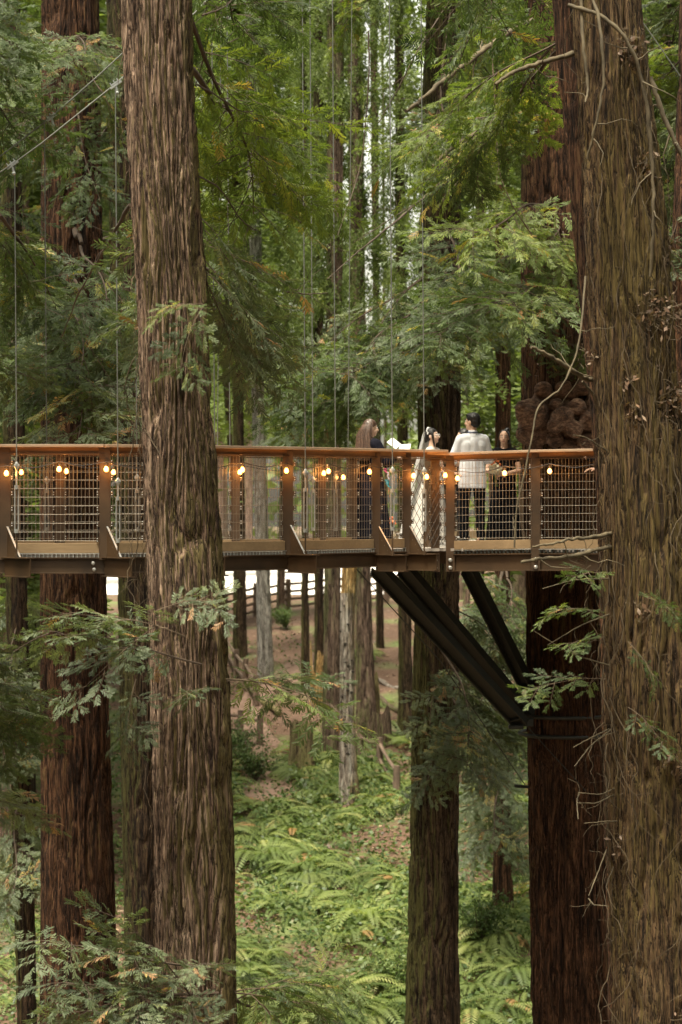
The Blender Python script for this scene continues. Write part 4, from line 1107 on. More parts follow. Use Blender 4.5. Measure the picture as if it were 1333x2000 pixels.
g = G(); g.tube([P(697, 1112, 30.2), P(860, 1290, 31.2), P(1026, 1533, 32.7)], .007, 5); g.tube([P(1020, 1408, 32.5), P(1145, 1545, 32.55)], .006, 5)
g.tube([P(1007, 1535, 32.6), P(1032, 1537, 32.8)], .022, 6); g.put('brace_cable', M['steel_dark'], rt=plat)

# ---------------------------------------------------------------- string lights
mb, t, b, o = mat_new('lit_bulb'); b.inputs['Base Color'].default_value = (1, .75, .4, 1)
b.inputs['Emission Color'].default_value = (1.0, .34, .05, 1); b.inputs['Emission Strength'].default_value = 3.6
M['bulb'] = mb
pl = bpy.data.lights.new('bulb_light', 'POINT'); pl.energy = 1.3; pl.color = (1.0, .40, .09); pl.shadow_soft_size = .035
def light_string(label, bulbs, D, ysag=.05, extra=()):
    pts = [P(px, py - 12, d) for px, py, d in bulbs]
    rt = root('string_light', pts[0], label, 'string light', 'string lights hung along the railings')
    full = []
    for i in range(len(pts) - 1):
        a, b = pts[i], pts[i + 1]; n = 8; L = (b - a).length
        for k in range(n):
            s = k / n; full.append(a.lerp(b, s) + Vector((0, 0, -ysag * min(1, L) * math.sin(math.pi * s) * 1.2 + .012 * abs(math.cos(math.pi * s)))))
    full.append(pts[-1])
    g = G(); g.tube(full, .0055, 5); g.put('cord', M['cord'], rt=rt, smooth=True)
    bm = None
    for (px, py, d) in bulbs:
        c = P(px, py, d)
        if bm is None:
            g = G(); g.lathe((0, 0, 0), [(0, -.033), (.014, -.031), (.024, -.020), (.027, -.006), (.024, .010), (.015, .024), (.011, .032), (0, .034)], 12); bb = g.put('bulb', M['bulb'], parent=rt, smooth=True); bm = bb.data
            g = G(); g.cyl((0, 0, .030), (0, 0, .066), .014, 8); sk = g.put('socket', M['cord'], parent=bb); sm = sk.data
        else:
            bb = bpy.data.objects.new('bulb', bm); C.objects.link(bb); bb.parent = rt
            sk = bpy.data.objects.new('socket', sm); C.objects.link(sk); sk.parent = bb
        bb.location = c - rt.location; bb.scale = (1, 1, 1)
        lo = bpy.data.objects.new('bulb_light', pl); C.objects.link(lo); lo.parent = bb; lo.location = (0, -.07, 0)
DN = lambda px: float(np.interp(px, [p for p, d in near_pts], [d for p, d in near_pts])) - .10
light_string('string of amber bulbs along the front walkway handrail', [(px, py, DN(px)) for px, py in ((-60, 921), (13, 924), (116, 916), (208, 916), (330, 918), (474, 917), (560, 919), (642, 920), (722, 921), (808, 929), (834, 931))], 27)
light_string('string of amber bulbs along the back walkway handrail', [(px, py, float(np.interp(px, [p for p, d in far_pts], [d for p, d in far_pts])) - .1) for px, py in ((-40, 922), (42, 922), (130, 920), (222, 922), (350, 920), (469, 922), (633, 924), (671, 932))], 28)
DPn = lambda px: float(np.interp(px, [p[0] for p in pr], [p[1] for p in pr])) - .11
light_string('string of amber bulbs along the platform handrail', [(px, py, DPn(px)) for px, py in ((870, 928), (894, 934), (986, 924), (1074, 920), (1176, 917), (1250, 918), (1330, 925))], 30)
# ---------------------------------------------------------------- people
M['skin'] = simple('skin', (.72, .46, .33), .5, var=.06, scale=12)
M['skin_light'] = simple('fair_skin', (.78, .54, .42), .5, var=.06, scale=12)
M['black_cloth'] = simple('black_cloth', (.008, .008, .010), .95, spec=.1, var=.3, scale=8, bmp=.2)
M['navy_cloth'] = simple('dark_gown_cloth', (.008, .008, .014), .9, spec=.12, var=.3, scale=8, bmp=.2)
M['white_cloth'] = simple('white_jacket_cloth', (.84, .87, .93), .7, var=.03, scale=6, bmp=.1)
M['white_dress'] = simple('ivory_dress', (.66, .63, .58), .6, var=.04, scale=6, bmp=.1)
M['black_hair'] = simple('black_hair', (.012, .010, .010), .42, var=.4, scale=60)
M['brown_hair'] = simple('brown_hair', (.070, .040, .027), .4, var=.45, scale=30)
M['brown_hair2'] = simple('auburn_hair_strands', (.115, .068, .045), .4, var=.45, scale=30)
M['eye_white'] = simple('eye_white', (.75, .73, .70), .3)
M['iris'] = simple('dark_iris', (.02, .012, .01), .2)
M['lips'] = simple('lips', (.42, .16, .14), .5)
M['shoe'] = simple('black_leather', (.012, .012, .012), .3)
M['paper'] = simple('white_paper', (.80, .80, .79), .8, var=.02)
mv, t, b, o = mat_new('veil_tulle'); b.inputs['Base Color'].default_value = (.85, .84, .82, 1); b.inputs['Roughness'].default_value = .9
tp = t.nodes.new('ShaderNodeBsdfTransparent'); ms = t.nodes.new('ShaderNodeMixShader'); ms.inputs[0].default_value = .42
t.links.new(tp.outputs[0], ms.inputs[1]); t.links.new(b.outputs[0], ms.inputs[2]); t.links.new(ms.outputs[0], o.inputs[0]); M['veil'] = mv
M['glass_frame'] = simple('clear_spectacle_frame', (.80, .80, .82), .2)
M['ribbon_navy'] = simple('navy_ribbon', (.03, .05, .12), .6)

class B:
    """soft shapes merged into one continuous surface"""
    def __init__(s): s.g = G()
    def cap(s, a, b, ra, rb=None):
        a, b = np.array(a, float), np.array(b, float); rb = ra if rb is None else rb
        n = 5; pts = [a + (b - a) * t for t in np.linspace(0, 1, n)]
        s.g.tube(pts, np.linspace(ra, rb, n), 12); s.g.ball(a, ra, 12, 8); s.g.ball(b, rb, 12, 8); return s
    def ball(s, c, r, R=None): s.g.ball(c, r, 16, 12, R); return s
    def chain(s, *pr):
        for (a, ra), (b, rb) in zip(pr[:-1], pr[1:]): s.cap(a, b, ra, rb)
        return s
    def put(s, name, mat, parent, voxel=.009, sm=4, disp=None):
        V = np.concatenate(s.g.V); me = mesh_np('tmp', V, [np.concatenate(s.g.q), np.concatenate(s.g.t)])
        o = bpy.data.objects.new('tmp', me); C.objects.link(o)
        r = o.modifiers.new('r', 'REMESH'); r.mode = 'VOXEL'; r.voxel_size = voxel
        k = o.modifiers.new('s', 'SMOOTH'); k.factor = .5; k.iterations = sm
        bpy.context.view_layer.update(); dg = bpy.context.evaluated_depsgraph_get()
        m2 = bpy.data.meshes.new_from_object(o.evaluated_get(dg)); bpy.data.objects.remove(o); bpy.data.meshes.remove(me)
        m2.name = name; m2.polygons.foreach_set('use_smooth', np.ones(len(m2.polygons), bool)); m2.materials.clear()
        if disp is not None:
            co = np.empty(len(m2.vertices) * 3, np.float32); m2.vertices.foreach_get('co', co); co = disp(co.reshape(-1, 3)); m2.vertices.foreach_set('co', co.ravel()); m2.update()
        return link(name, m2, mat, parent)

def hand(b, wr, d, up, side, curl=.5, s=1.0):
    """palm, four bent fingers and a thumb, added to body surface b. d: pointing direction, up: back of the hand, side: +1 thumb towards d x up"""
    d = Vector(d).normalized(); up = Vector(up); up = (up - d * up.dot(d)).normalized(); sd = d.cross(up) * side; wr = Vector(wr)
    for i, k in enumerate((-.030, -.010, .010, .030)):
        kn = wr + d * (.085 - abs(i - 1.3) * .004) * s + sd * k * s
        b.cap(wr + sd * k * .5 * s + d * .01, kn, .016 * s, .0125 * s)
        L = (.034, .040, .042, .036)[i] * s; p = kn; a = 0
        for j in range(3):
            a += curl * (.75, .9, .7)[j]; q = p + (d * math.cos(a) - up * math.sin(a)) * L * (1, .72, .55)[j]
            b.cap(p, q, (.0105, .0095, .0085)[j] * s, (.0095, .0085, .0075)[j] * s); p = q
    t0 = wr + d * .02 * s + sd * .028 * s; t1 = t0 + (d * .6 + sd * .7 - up * .3).normalized() * .04 * s; t2 = t1 + (d * .85 + sd * .15 - up * .5).normalized() * .032 * s
    b.cap(t0, t1, .014 * s, .0115 * s).cap(t1, t2, .011 * s, .009 * s)

def person(px, D, H, rz, label, J, head=(0, 0), skin='skin', dz=0.0):
    """J: arms {side: (elbow, wrist, hand dir, hand up, curl)} in body units for a 1.75 m figure (x right, y forward)"""
    rt = root('person', (X(px, D), D, ZD + .002 + dz), label, 'person'); rt.rotation_euler = (0, 0, rz)
    s = H / 1.75; sv = lambda v: tuple(np.array(v) * s)
    Rh = Matrix.Rotation(head[0], 3, 'Z') @ Matrix.Rotation(head[1], 3, 'X'); pv = Vector((0, -.005, 1.53))
    hp = lambda v: sv(pv + Rh @ (Vector(v) - pv)); Rn = np.array(Rh)
    b = B()
    b.ball(hp((0, -.008, 1.655)), np.array((.075, .093, .094)) * s, Rn)
    b.ball(hp((0, .028, 1.60)), np.array((.060, .066, .075)) * s, Rn)
    b.ball(hp((0, .050, 1.555)), np.array((.036, .036, .030)) * s, Rn)
    b.cap(hp((0, .088, 1.648)), hp((0, .108, 1.612)), .009 * s, .0135 * s)
    for q in (-1, 1):
        b.ball(hp((q * .076, -.005, 1.625)), np.array((.010, .020, .030)) * s, Rn)
        b.ball(hp((q * .036, .060, 1.605)), np.array((.022, .02, .022)) * s, Rn)
    b.cap(sv((0, -.02, 1.42)), hp((0, -.005, 1.57)), .058 * s, .052 * s)
    b.chain((sv((-.10, -.005, 1.415)), .062 * s), (sv((.10, -.005, 1.415)), .062 * s))
    for q in (-1, 1):
        b.chain((sv((q * .075, 0, 1.32)), .095 * s), (sv((q * .06, .01, 1.12)), .085 * s), (sv((q * .07, 0, .95)), .10 * s))
        b.chain((sv((q * .095, 0, .90)), .088 * s), (sv((q * .10, .012, .50)), .055 * s), (sv((q * .10, -.01, .10)), .040 * s))
        b.chain((sv((q * .10, -.02, .055)), .036 * s), (sv((q * .115, .12, .035)), .030 * s))
        el, wr, hd, hu, cu = J[q]
        b.chain((sv((q * .165, -.005, 1.40)), .054 * s), (sv(el), .041 * s), (sv(wr), .027 * s))
        hand(b, sv(wr), hd, hu, -q, cu, s)
    b.put('body', M[skin], rt, voxel=.0062, sm=2)
    for q in (-1, 1):
        g = G(); g.ball(hp((q * .032, .076, 1.648)), np.array((.014, .010, .009)) * s, 10, 8, Rn); e = g.put('eye', M['eye_white'], parent=rt, smooth=True)
        g = G(); g.ball(hp((q * .032, .084, 1.648)), np.array((.0075, .005, .0075)) * s, 8, 6, Rn); g.put('iris', M['iris'], parent=e)
        g = G(); g.tube([hp((q * .014, .090, 1.668)), hp((q * .034, .088, 1.674)), hp((q * .052, .074, 1.668))], .0042 * s, 5); g.put('eyebrow', M['black_hair'], parent=rt)
    g = G(); g.ball(hp((0, .089, 1.580)), np.array((.023, .007, .0075)) * s, 10, 6, Rn); g.put('mouth', M['lips'], parent=rt, smooth=True)
    return rt, s, sv, hp, Rn

def clothes_top(rt, s, sv, J, mat, hem=.78, extra=.016, sleeve=1.0, name='jacket', flare=.0, wide=0.0, neck=True):
    b = B()
    if neck: b.cap(sv((0, -.022, 1.43)), sv((0, -.012, 1.49)), .070 * s, .060 * s)
    b.chain((sv((-.115, -.008, 1.405)), (.064 + extra) * s), (sv((.115, -.008, 1.405)), (.064 + extra) * s))
    b.chain((sv((0, -.02, 1.36)), (.085 + extra) * s), (sv((0, -.015, 1.12)), (.085 + extra) * s), (sv((0, -.02, .95)), (.095 + extra) * s), (sv((0, -.02, hem + .01)), (.09 + extra) * s))
    for q in (-1, 1):
        b.chain((sv((q * .085, 0, 1.32)), (.098 + extra) * s), (sv((q * (.070 + wide), .01, 1.12)), (.085 + extra + wide) * s), (sv((q * (.085 + wide), 0, .95)), (.095 + extra + flare) * s), (sv((q * (.09 + wide), 0, hem + .01)), (.09 + extra + flare) * s))
        el, wr = np.array(J[q][0]), np.array(J[q][1]); sh = np.array((q * .165, -.005, 1.40))
        if sleeve >= 1: b.chain((sv(sh), (.058 + extra) * s), (sv(el), (.045 + extra) * s), (sv(wr + (el - wr) * .06), (.030 + extra) * s))
        else: b.chain((sv(sh), (.058 + extra) * s), (sv(sh + (el - sh) * sleeve), (.046 + extra) * s))
    def disp(co):
        co = co.copy(); k = (co[:, 2] < hem * s); co[k, 2] = hem * s + (co[k, 2] - hem * s) * .02
        w_ = np.sin(co[:, 2] * 31 + co[:, 0] * 17) * np.sin(co[:, 2] * 13 + co[:, 1] * 23) * .0035; co[:, 1] += w_; co[:, 0] += w_ * .6; return co
    return b.put(name, M[mat], rt, voxel=.010, sm=4, disp=disp)

def trousers(rt, s, sv, mat='black_cloth', spread=.0):
    b = B()
    for q in (-1, 1):
        b.chain((sv((q * .078, 0, .90)), .090 * s), (sv((q * .092, 0, .88)), .098 * s), (sv((q * (.10 + spread), .012, .50)), .070 * s), (sv((q * (.108 + spread), -.005, .10)), .060 * s))
    def disp(co):
        co = co.copy(); k = co[:, 2] < .055 * s; co[k, 2] = .055 * s + (co[k, 2] - .055 * s) * .05
        co[:, 1] += .006 * np.sin(co[:, 2] * 40) * (co[:, 2] < .45); return co
    b.put('trousers', M[mat], rt, .011, 3, disp)
    for q in (-1, 1):
        g = B(); g.chain((sv((q * (.11 + spread), -.05, .050)), .042 * s), (sv((q * (.118 + spread), .06, .045)), .044 * s), (sv((q * (.125 + spread), .17, .034)), .034 * s))
        g.put('shoe', M['shoe'], rt, .009, 3, lambda co: np.stack([co[:, 0], co[:, 1], np.maximum(co[:, 2], .004)], 1))

def skirt(rt, s, mat, top, bot, r0, r1, folds=11, amp=.05, oval=.8, shift=(0, 0), name='skirt', seed=0):
    n, m = 110, 26; T = np.linspace(0, 1, m)[:, None]; A = np.linspace(0, 2 * np.pi, n, endpoint=False)[None]
    R_ = (r0 + (r1 - r0) * T ** .8) * (1 + amp * T * np.sin(A * folds + seed + 1.2 * T) + amp * .5 * T * np.sin(A * (folds * 1.7 // 1) + 2 * seed))
    V = np.stack([R_ * np.cos(A) + shift[0] * T ** 1.4, R_ * oval * np.sin(A) + shift[1] * T ** 1.4, (top + (bot - top) * T) + 0 * A], -1) * s
    g = G(); i = np.arange(m - 1)[:, None] * n; j = np.arange(n)[None]; k = (j + 1) % n
    g.raw(V.reshape(-1, 3), np.stack([i + j, i + n + j, i + n + k, i + k], -1).reshape(-1, 4)); return g.put(name, M[mat], parent=rt, smooth=True)

def cap_hair(rt, s, hp, Rn, mat, back=.0, name='hair', fr=0.0):
    b = B(); b.ball(hp((0, -.022, 1.678)), np.array((.085, .098, .088)) * s, Rn); b.ball(hp((0, -.05, 1.63)), np.array((.080, .070, .075)) * s, Rn)
    if fr: b.ball(hp((.0, .035, 1.725)), np.array((.062, .050, .030)) * s, Rn)
    rs = np.random.RandomState(3)
    def disp(co):
        return co + rs.normal(0, .0022, co.shape).astype(np.float32)
    return b.put(name, M[mat], rt, .008, 2, disp)

def strands(rt, s, hp, mat, n, spec, seed, r=.004, name='hair_strand'):
    rs = np.random.RandomState(seed); g = G()
    for _ in range(n): g.tube(spec(rs), np.array([1, 1, 1, .9, .5]) * r * s, 4, caps=False)
    return g.put(name, M[mat], parent=rt, smooth=True)

# groom
J = {-1: ((-.27, .06, 1.13), (-.17, .27, 1.10), (.5, .8, 0), (0, 0, 1), .5), 1: ((.27, .05, 1.13), (.17, .26, 1.10), (-.5, .8, 0), (0, 0, 1), .5)}
rt, s, sv, hp, Rn = person(923, 33.0, 1.775, math.radians(14), 'groom with short black hair in a white jacket and black trousers, back to the camera', J, head=(math.radians(42), 0), skin='skin')
jk = clothes_top(rt, s, sv, J, 'white_cloth', hem=.745, extra=.012, flare=.004, wide=.0)
trousers(rt, s, sv, spread=.01); cap_hair(rt, s, hp, Rn, 'black_hair', fr=1)
g = G(); g.tube([sv((.066 * math.cos(a), -.018 + .062 * math.sin(a), 1.498 + .006 * math.sin(a))) for a in np.linspace(0, 2 * math.pi, 24)], .007, 5); g.put('collar_ribbon', M['ribbon_navy'], parent=rt)
g = G(); g.lathe((0, -.016 * s, 1.51 * s), [(.062 * s, -.03), (.060 * s, .0), (.058 * s, .012), (.052 * s, .012)], 20); g.put('shirt_collar', M['white_cloth'], parent=rt, smooth=True)

# officiant
J = {-1: ((-.25, .10, 1.15), (-.10, .30, 1.22), (.3, .9, .2), (-.6, 0, .8), .35), 1: ((.25, .12, 1.15), (.10, .32, 1.22), (-.3, .9, .2), (.6, 0, .8), .35)}
rt, s, sv, hp, Rn = person(724, 32.0, 1.655, math.radians(-62), 'officiant with long straight brown hair in a black gown holding an open book', J, head=(math.radians(-8), math.radians(-4)), skin='skin_light')
clothes_top(rt, s, sv, J, 'navy_cloth', hem=.95, extra=.03, name='gown_top', wide=.01)
skirt(rt, s, 'navy_cloth', 1.10, .03, .17, .33, 10, .07, .85, name='gown_skirt')
cap_hair(rt, s, hp, Rn, 'brown_hair')
def sp(rs):
    a = rs.uniform(-2.9, -.25); a = a if rs.rand() < .9 else rs.uniform(-3.3, .1)
    x, y = math.cos(a), math.sin(a); k = rs.uniform(.95, 1.06); fl = rs.uniform(.9, 1.35)
    return [hp((x * .05 * k, -.01 + y * .05 * k, 1.755)), hp((x * .092 * k, -.015 + y * .105 * k, 1.67)), hp((x * .10 * k * fl, -.03 + y * .12 * k * fl, 1.53)), sv((x * .13 * fl, -.04 + y * .13 * fl, 1.38)), sv((x * .15 * fl + .0, -.05 + y * .15 * fl, 1.22 + rs.uniform(-.05, .08)))]
strands(rt, s, hp, 'brown_hair', 620, sp, 1, .0045); strands(rt, s, hp, 'brown_hair2', 260, sp, 2, .0032)
# her book
o = root('open_book', P(786, 872, 31.75), 'open white vow book held by the officiant above the handrail', 'book')
for sgn, nm in ((-1, 'left_page'), (1, 'right_page')):
    g = G(); R = np.array(Matrix.Rotation(math.radians(-8), 3, 'Z') @ Matrix.Rotation(math.radians(-38 if sgn < 0 else 4) * -1, 3, 'Y') @ Matrix.Rotation(math.radians(24), 3, 'X'))
    c = P(770 if sgn < 0 else 791, 866 if sgn < 0 else 874, 31.7); g.box(c, (.15, .21, .008), R)
    g.put('page', M['paper'], rt=o, bevel=.002)
g = G(); g.box(P(780, 879, 31.75), (.02, .2, .012), np.array(Matrix.Rotation(math.radians(24), 3, 'X'))); g.put('book_spine', M['black_cloth'], rt=o)

# bride
J = {-1: ((-.24, .06, 1.14), (-.14, .28, 1.07), (.4, .9, 0), (0, 0, 1), .4), 1: ((.24, .06, 1.14), (.14, .28, 1.07), (-.4, .9, 0), (0, 0, 1), .4)}
rt, s, sv, hp, Rn = person(846, 32.75, 1.56, math.radians(-112), 'bride in a white dress and veil with clear glasses, facing the groom', J, head=(math.radians(-4), math.radians(3)), skin='skin_light')
clothes_top(rt, s, sv, J, 'white_dress', hem=.95, extra=.008, sleeve=.0, name='dress_bodice', neck=False)
skirt(rt, s, 'white_dress', 1.08, .02, .14, .34, 9, .06, .9, (0, -.12), name='dress_skirt')
cap_hair(rt, s, hp, Rn, 'black_hair')
def sp(rs):
    q = -1 if rs.rand() < .5 else 1; a = rs.uniform(-.012, .012)
    return [hp((q * .055, .03 + a, 1.735)), hp((q * .084, .035 + a, 1.66)), hp((q * .088, .045 + a, 1.59)), hp((q * .076, .05 + a, 1.53)), hp((q * (.085 + a), .06 + a, 1.47))]
strands(rt, s, hp, 'black_hair', 30, sp, 4, .006)
B().ball(hp((0, -.125, 1.60)), np.array((.05, .05, .06)) * s).put('hair_bun', M['black_hair'], rt, .008, 3)
g = G(); rs = np.random.RandomState(8)
for k in range(22):
    a = math.pi * (k + .5) / 22; c = np.array(hp((.088 * math.cos(a), -.045 - .02 * math.sin(a), 1.675 + .09 * math.sin(a)))) + rs.normal(0, .004, 3); g.ball(c, rs.uniform(.007, .013), 6, 5)
g.put('hair_flowers', M['paper'], parent=rt)
g = G()
for q in (-1, 1):
    a_ = np.linspace(0, 2 * math.pi, 17); g.tube([hp((q * .034 + .026 * math.cos(a), .100, 1.645 + .021 * math.sin(a))) for a in a_], .0030, 5)
    g.tube([hp((q * .060, .098, 1.650)), hp((q * .082, .0, 1.645))], .003, 5)
g.tube([hp((-.009, .102, 1.65)), hp((.009, .102, 1.65))], .003, 5); g.put('glasses', M['glass_frame'], parent=rt)
n, m = 40, 30; A = np.linspace(-2.75, -.40, n)[None]; T = np.linspace(0, 1, m)[:, None]
Rv = .10 + .22 * T ** .9 + .02 * np.sin(A * 14 + T * 2) * T; V = np.stack([Rv * np.cos(A) * 1.0, -.05 + Rv * np.sin(A) - .16 * T, 1.70 - 1.66 * T + 0 * A], -1) * s
g = G(); i = np.arange(m - 1)[:, None] * n; j = np.arange(n - 1)[None]; g.raw(V.reshape(-1, 3), np.stack([i + j, i + n + j, i + n + j + 1, i + j + 1], -1).reshape(-1, 4)); g.put('veil', M['veil'], parent=rt, smooth=True)

# bridesmaid with bouquet
J = {-1: ((-.25, .05, 1.12), (-.03, .25, 1.06), (.9, .3, -.1), (0, .5, .8), 1.0), 1: ((.26, .05, 1.12), (.05, .24, 1.09), (-.9, .3, -.1), (0, .5, .8), 1.0)}
rt, s, sv, hp, Rn = person(985, 33.5, 1.56, math.radians(168), 'woman in a long black dress facing the camera and clasping a cream bouquet', J, head=(math.radians(4), math.radians(-3)), skin='skin')
clothes_top(rt, s, sv, J, 'black_cloth', hem=.95, extra=.012, sleeve=.45, name='dress_bodice', neck=False)
skirt(rt, s, 'black_cloth', 1.08, .03, .15, .27, 9, .07, .8, name='dress_skirt')
cap = B(); cap.ball(hp((0, -.03, 1.682)), np.array((.084, .088, .080)) * s); cap.ball(hp((0, -.06, 1.60)), np.array((.084, .06, .10)) * s); cap.ball(hp((-.045, -.075, 1.755)), np.array((.040, .035, .035)) * s)
cap.put('hair', M['black_hair'], rt, .008, 3)
def sp(rs):
    q = -1 if rs.rand() < .5 else 1; a = rs.uniform(-.02, .01)
    return [hp((q * .04, .03 + a, 1.74)), hp((q * .080, .02 + a, 1.67)), hp((q * .090, .01 + a, 1.58)), hp((q * (.10 + a), 0, 1.50)), hp((q * (.11 + a), -.01, 1.42))]
strands(rt, s, hp, 'black_hair', 60, sp, 5, .007)
bq = root('bouquet', P(968, 926, 33.22), 'round bouquet of cream flowers with orange blooms held by the woman in black', 'bouquet')
c0 = P(968, 916, 33.22); g = G(); rs = np.random.RandomState(12)
M['cream'] = simple('cream_petals', (.80, .74, .55), .7, var=.12, scale=60); M['orange'] = simple('orange_petals', (.75, .22, .08), .6)
M['stem'] = simple('green_stems', (.10, .16, .05), .7)
for k in range(70):
    d = rs.normal(0, 1, 3); d /= np.linalg.norm(d); g.ball(np.array(c0) + d * np.array([.075, .06, .058]), rs.uniform(.016, .026), 7, 5)
g.put('cream_flower', M['cream'], rt=bq, smooth=True)
g = G()
for (dx, dz_) in ((-.02, .09), (.035, .11), (.06, .06), (-.05, .07), (.01, .12)): g.ball(tuple(c0 + Vector((dx, -.03, dz_))), (.018, .016, .022), 7, 5)
g.put('orange_flower', M['orange'], rt=bq, smooth=True)
g = G()
for k in range(9): g.tube([c0 + Vector((rs.uniform(-.02, .02), 0, -.03)), c0 + Vector((rs.uniform(-.02, .02) + .0, -.01, -.17)), c0 + Vector((rs.uniform(-.03, .04), -.01, -.24))], .004, 4)
g.put('stems', M['stem'], rt=bq)

# attendant in black behind the groom
J = {-1: ((-.24, .02, 1.13), (-.10, .22, 1.02), (.8, .5, 0), (0, 0, 1), .6), 1: ((.24, .02, 1.13), (.10, .22, 1.02), (-.8, .5, 0), (0, 0, 1), .6)}
rt, s, sv, hp, Rn = person(905, 34.5, 1.60, math.radians(75), 'dark-haired attendant in black almost hidden behind the groom', J, head=(math.radians(20), 0))
clothes_top(rt, s, sv, J, 'black_cloth', hem=.80, extra=.016); trousers(rt, s, sv); cap_hair(rt, s, hp, Rn, 'black_hair')
# guest whose hand and wristwatch show beside the vine-wrapped trunk
J = {-1: ((-.33, .02, 1.18), (-.28, .10, 1.33), (0, .2, 1), (0, -1, .2), .3), 1: ((.26, .03, 1.14), (.24, .12, .92), (0, .3, -.9), (0, 1, .2), .3)}
J = {-1: ((-.27, .03, 1.14), (-.24, .30, 1.13), (0, .6, .7), (-.8, -.3, .2), .35), 1: ((.27, .03, 1.14), (.24, .20, 1.0), (0, .9, 0), (0, 0, 1), .35)}
rt, s, sv, hp, Rn = person(1196, 31.4, 1.76, math.radians(82), 'dark-suited guest mostly hidden by the vine-wrapped trunk, raised hand with red wristband', J)
clothes_top(rt, s, sv, J, 'black_cloth', hem=.78, extra=.018); trousers(rt, s, sv); cap_hair(rt, s, hp, Rn, 'black_hair')
g = G(); g.tube([sv((-.24 + .033 * math.cos(a), .28, 1.13 + .033 * math.sin(a))) for a in np.linspace(0, 2 * math.pi, 16)], .009, 5); g.put('wristband', simple('red_band', (.5, .06, .07), .5), parent=rt)
J = {-1: ((-.26, .03, 1.13), (-.16, .26, 1.12), (.4, .9, 0), (0, 0, 1), .4), 1: ((.26, .03, 1.13), (.16, .26, 1.12), (-.4, .9, 0), (0, 0, 1), .4)}
rt, s, sv, hp, Rn = person(1350, 32.2, 1.72, math.radians(70), 'guest in dark clothes at the right edge of the photo beyond the vine-wrapped trunk', J)
clothes_top(rt, s, sv, J, 'navy_cloth', hem=.78, extra=.018); trousers(rt, s, sv); cap_hair(rt, s, hp, Rn, 'black_hair')

# hanging ribbons and flowers near the officiant
r_ = root('ribbon_streamer', P(756, 905, 31.3), 'pink, white and teal ribbons hanging in front of the officiant', 'ribbon')
for (x0, y0, x1, y1, col, wd) in ((751, 915, 757, 925, (.75, .10, .28), .05), (757, 922, 760, 938, (.75, .70, .78), .03), (755, 937, 762, 955, (.04, .30, .38), .045), (759, 952, 761, 972, (.55, .22, .14), .012)):
    g = G(); a, b_ = P(x0, y0, 31.3), P(x1, y1, 31.3); n = 7
    V = []; 
    for k in range(n):
        s_ = k / (n - 1); c = a.lerp(b_, s_) + Vector((.008 * math.sin(k * 1.6), .012 * math.sin(k * 2.1), 0)); u = Vector((math.cos(s_ * 1.3), math.sin(s_ * 1.3), 0)) * wd / 2
        V += [c - u, c + u]
    g.raw(V, [[2 * k, 2 * k + 1, 2 * k + 3, 2 * k + 2] for k in range(n - 1)]); o = g.put('ribbon', simple('ribbon_cloth', col, .5), rt=r_, smooth=True)
    o.modifiers.new('thick', 'SOLIDIFY').thickness = .002
fa = root('flower_arrangement', PP(768, 33.8, ZD + .002), 'low driftwood arrangement with small orange flowers on the deck beside the officiant', 'flowers')
g = G(); rs = np.random.RandomState(31); c0 = PP(768, 33.8, ZD)
g.tube([c0 + Vector((.03, 0, .0)), c0 + Vector((0, 0, .10)), c0 + Vector((-.01, 0, .22)), c0 + Vector((.0, .02, .33))], [.075, .05, .03, .02], 9)
g.tube([c0 + Vector((0, 0, .12)), c0 + Vector((-.08, 0, .18)), c0 + Vector((-.13, .02, .14))], [.03, .022, .012], 7); g.tube([c0 + Vector((0, 0, .1)), c0 + Vector((.1, 0, .12)), c0 + Vector((.15, .02, .2))], [.03, .02, .01], 7)
g.put('driftwood', M['bark_snag'], rt=fa, smooth=True)
g = G()
for _ in range(12): g.ball(c0 + Vector((rs.uniform(-.06, .08), rs.uniform(-.05, .02), .30 + rs.uniform(-.04, .06))), rs.uniform(.014, .024), 7, 5)
g.put('orange_flower', M['orange'], rt=fa, smooth=True)
# ---------------------------------------------------------------- burl, bare limbs and vines
def surf(key, th, z, off=0.0):
    inf = TREES[key]; cx, r = axis_at(inf, z); return Vector((cx + (r + off) * math.cos(th), inf['D'] + (r + off) * math.sin(th), z))

# burl bulging from the platform redwood above the rail
mt_, t, b_, o = mat_new('burl_wood'); v_ = coords(t, 5, 5, 9); q1 = noise(t, v_, 1, 7, .7, 1.6); q2 = noise(t, v_, 5, 5, .7, .8)
t.links.new(mixc(t, 1.0, ramp(t, q1, [(.35, (.030, .015, .009)), (.5, (.125, .066, .040)), (.66, (.30, .185, .12))]), ramp(t, q2, [(.35, (.5, .48, .46)), (.65, (1.4, 1.4, 1.4))]), 'MULTIPLY'), b_.inputs['Base Color'])
b_.inputs['Roughness'].default_value = .85; bump(t, b_, mathn(t, 'ADD', q1, q2), 1.0, .03); M['burl'] = mt_
bur = B(); rs = np.random.RandomState(40)
for (px, py, D, r) in ((1040, 808, 32.75, .235), (1030, 848, 32.85, .16), (1066, 850, 32.9, .13), (1062, 785, 32.9, .12), (1099, 818, 32.50, .165), (1088, 790, 32.7, .10), (1128, 795, 32.55, .13), (1122, 838, 32.45, .125), (1150, 822, 32.55, .15), (1084, 858, 32.65, .12), (1112, 872, 32.7, .12), (1150, 866, 32.65, .16), (1120, 768, 32.75, .09), (1160, 785, 32.8, .12), (1045, 872, 32.95, .12), (1062, 762, 32.8, .13), (1102, 758, 32.7, .12), (1142, 756, 32.75, .13), (1085, 832, 32.45, .12)):
    bur.ball(P(px, py, D), (r, r * .8, r * rs.uniform(.85, 1.0)))
    for _ in range(2):
        d = rs.normal(0, 1, 3); d[1] = -abs(d[1]); d /= np.linalg.norm(d); bur.ball(np.array(P(px, py, D)) + d * r * .7, r * rs.uniform(.3, .45))
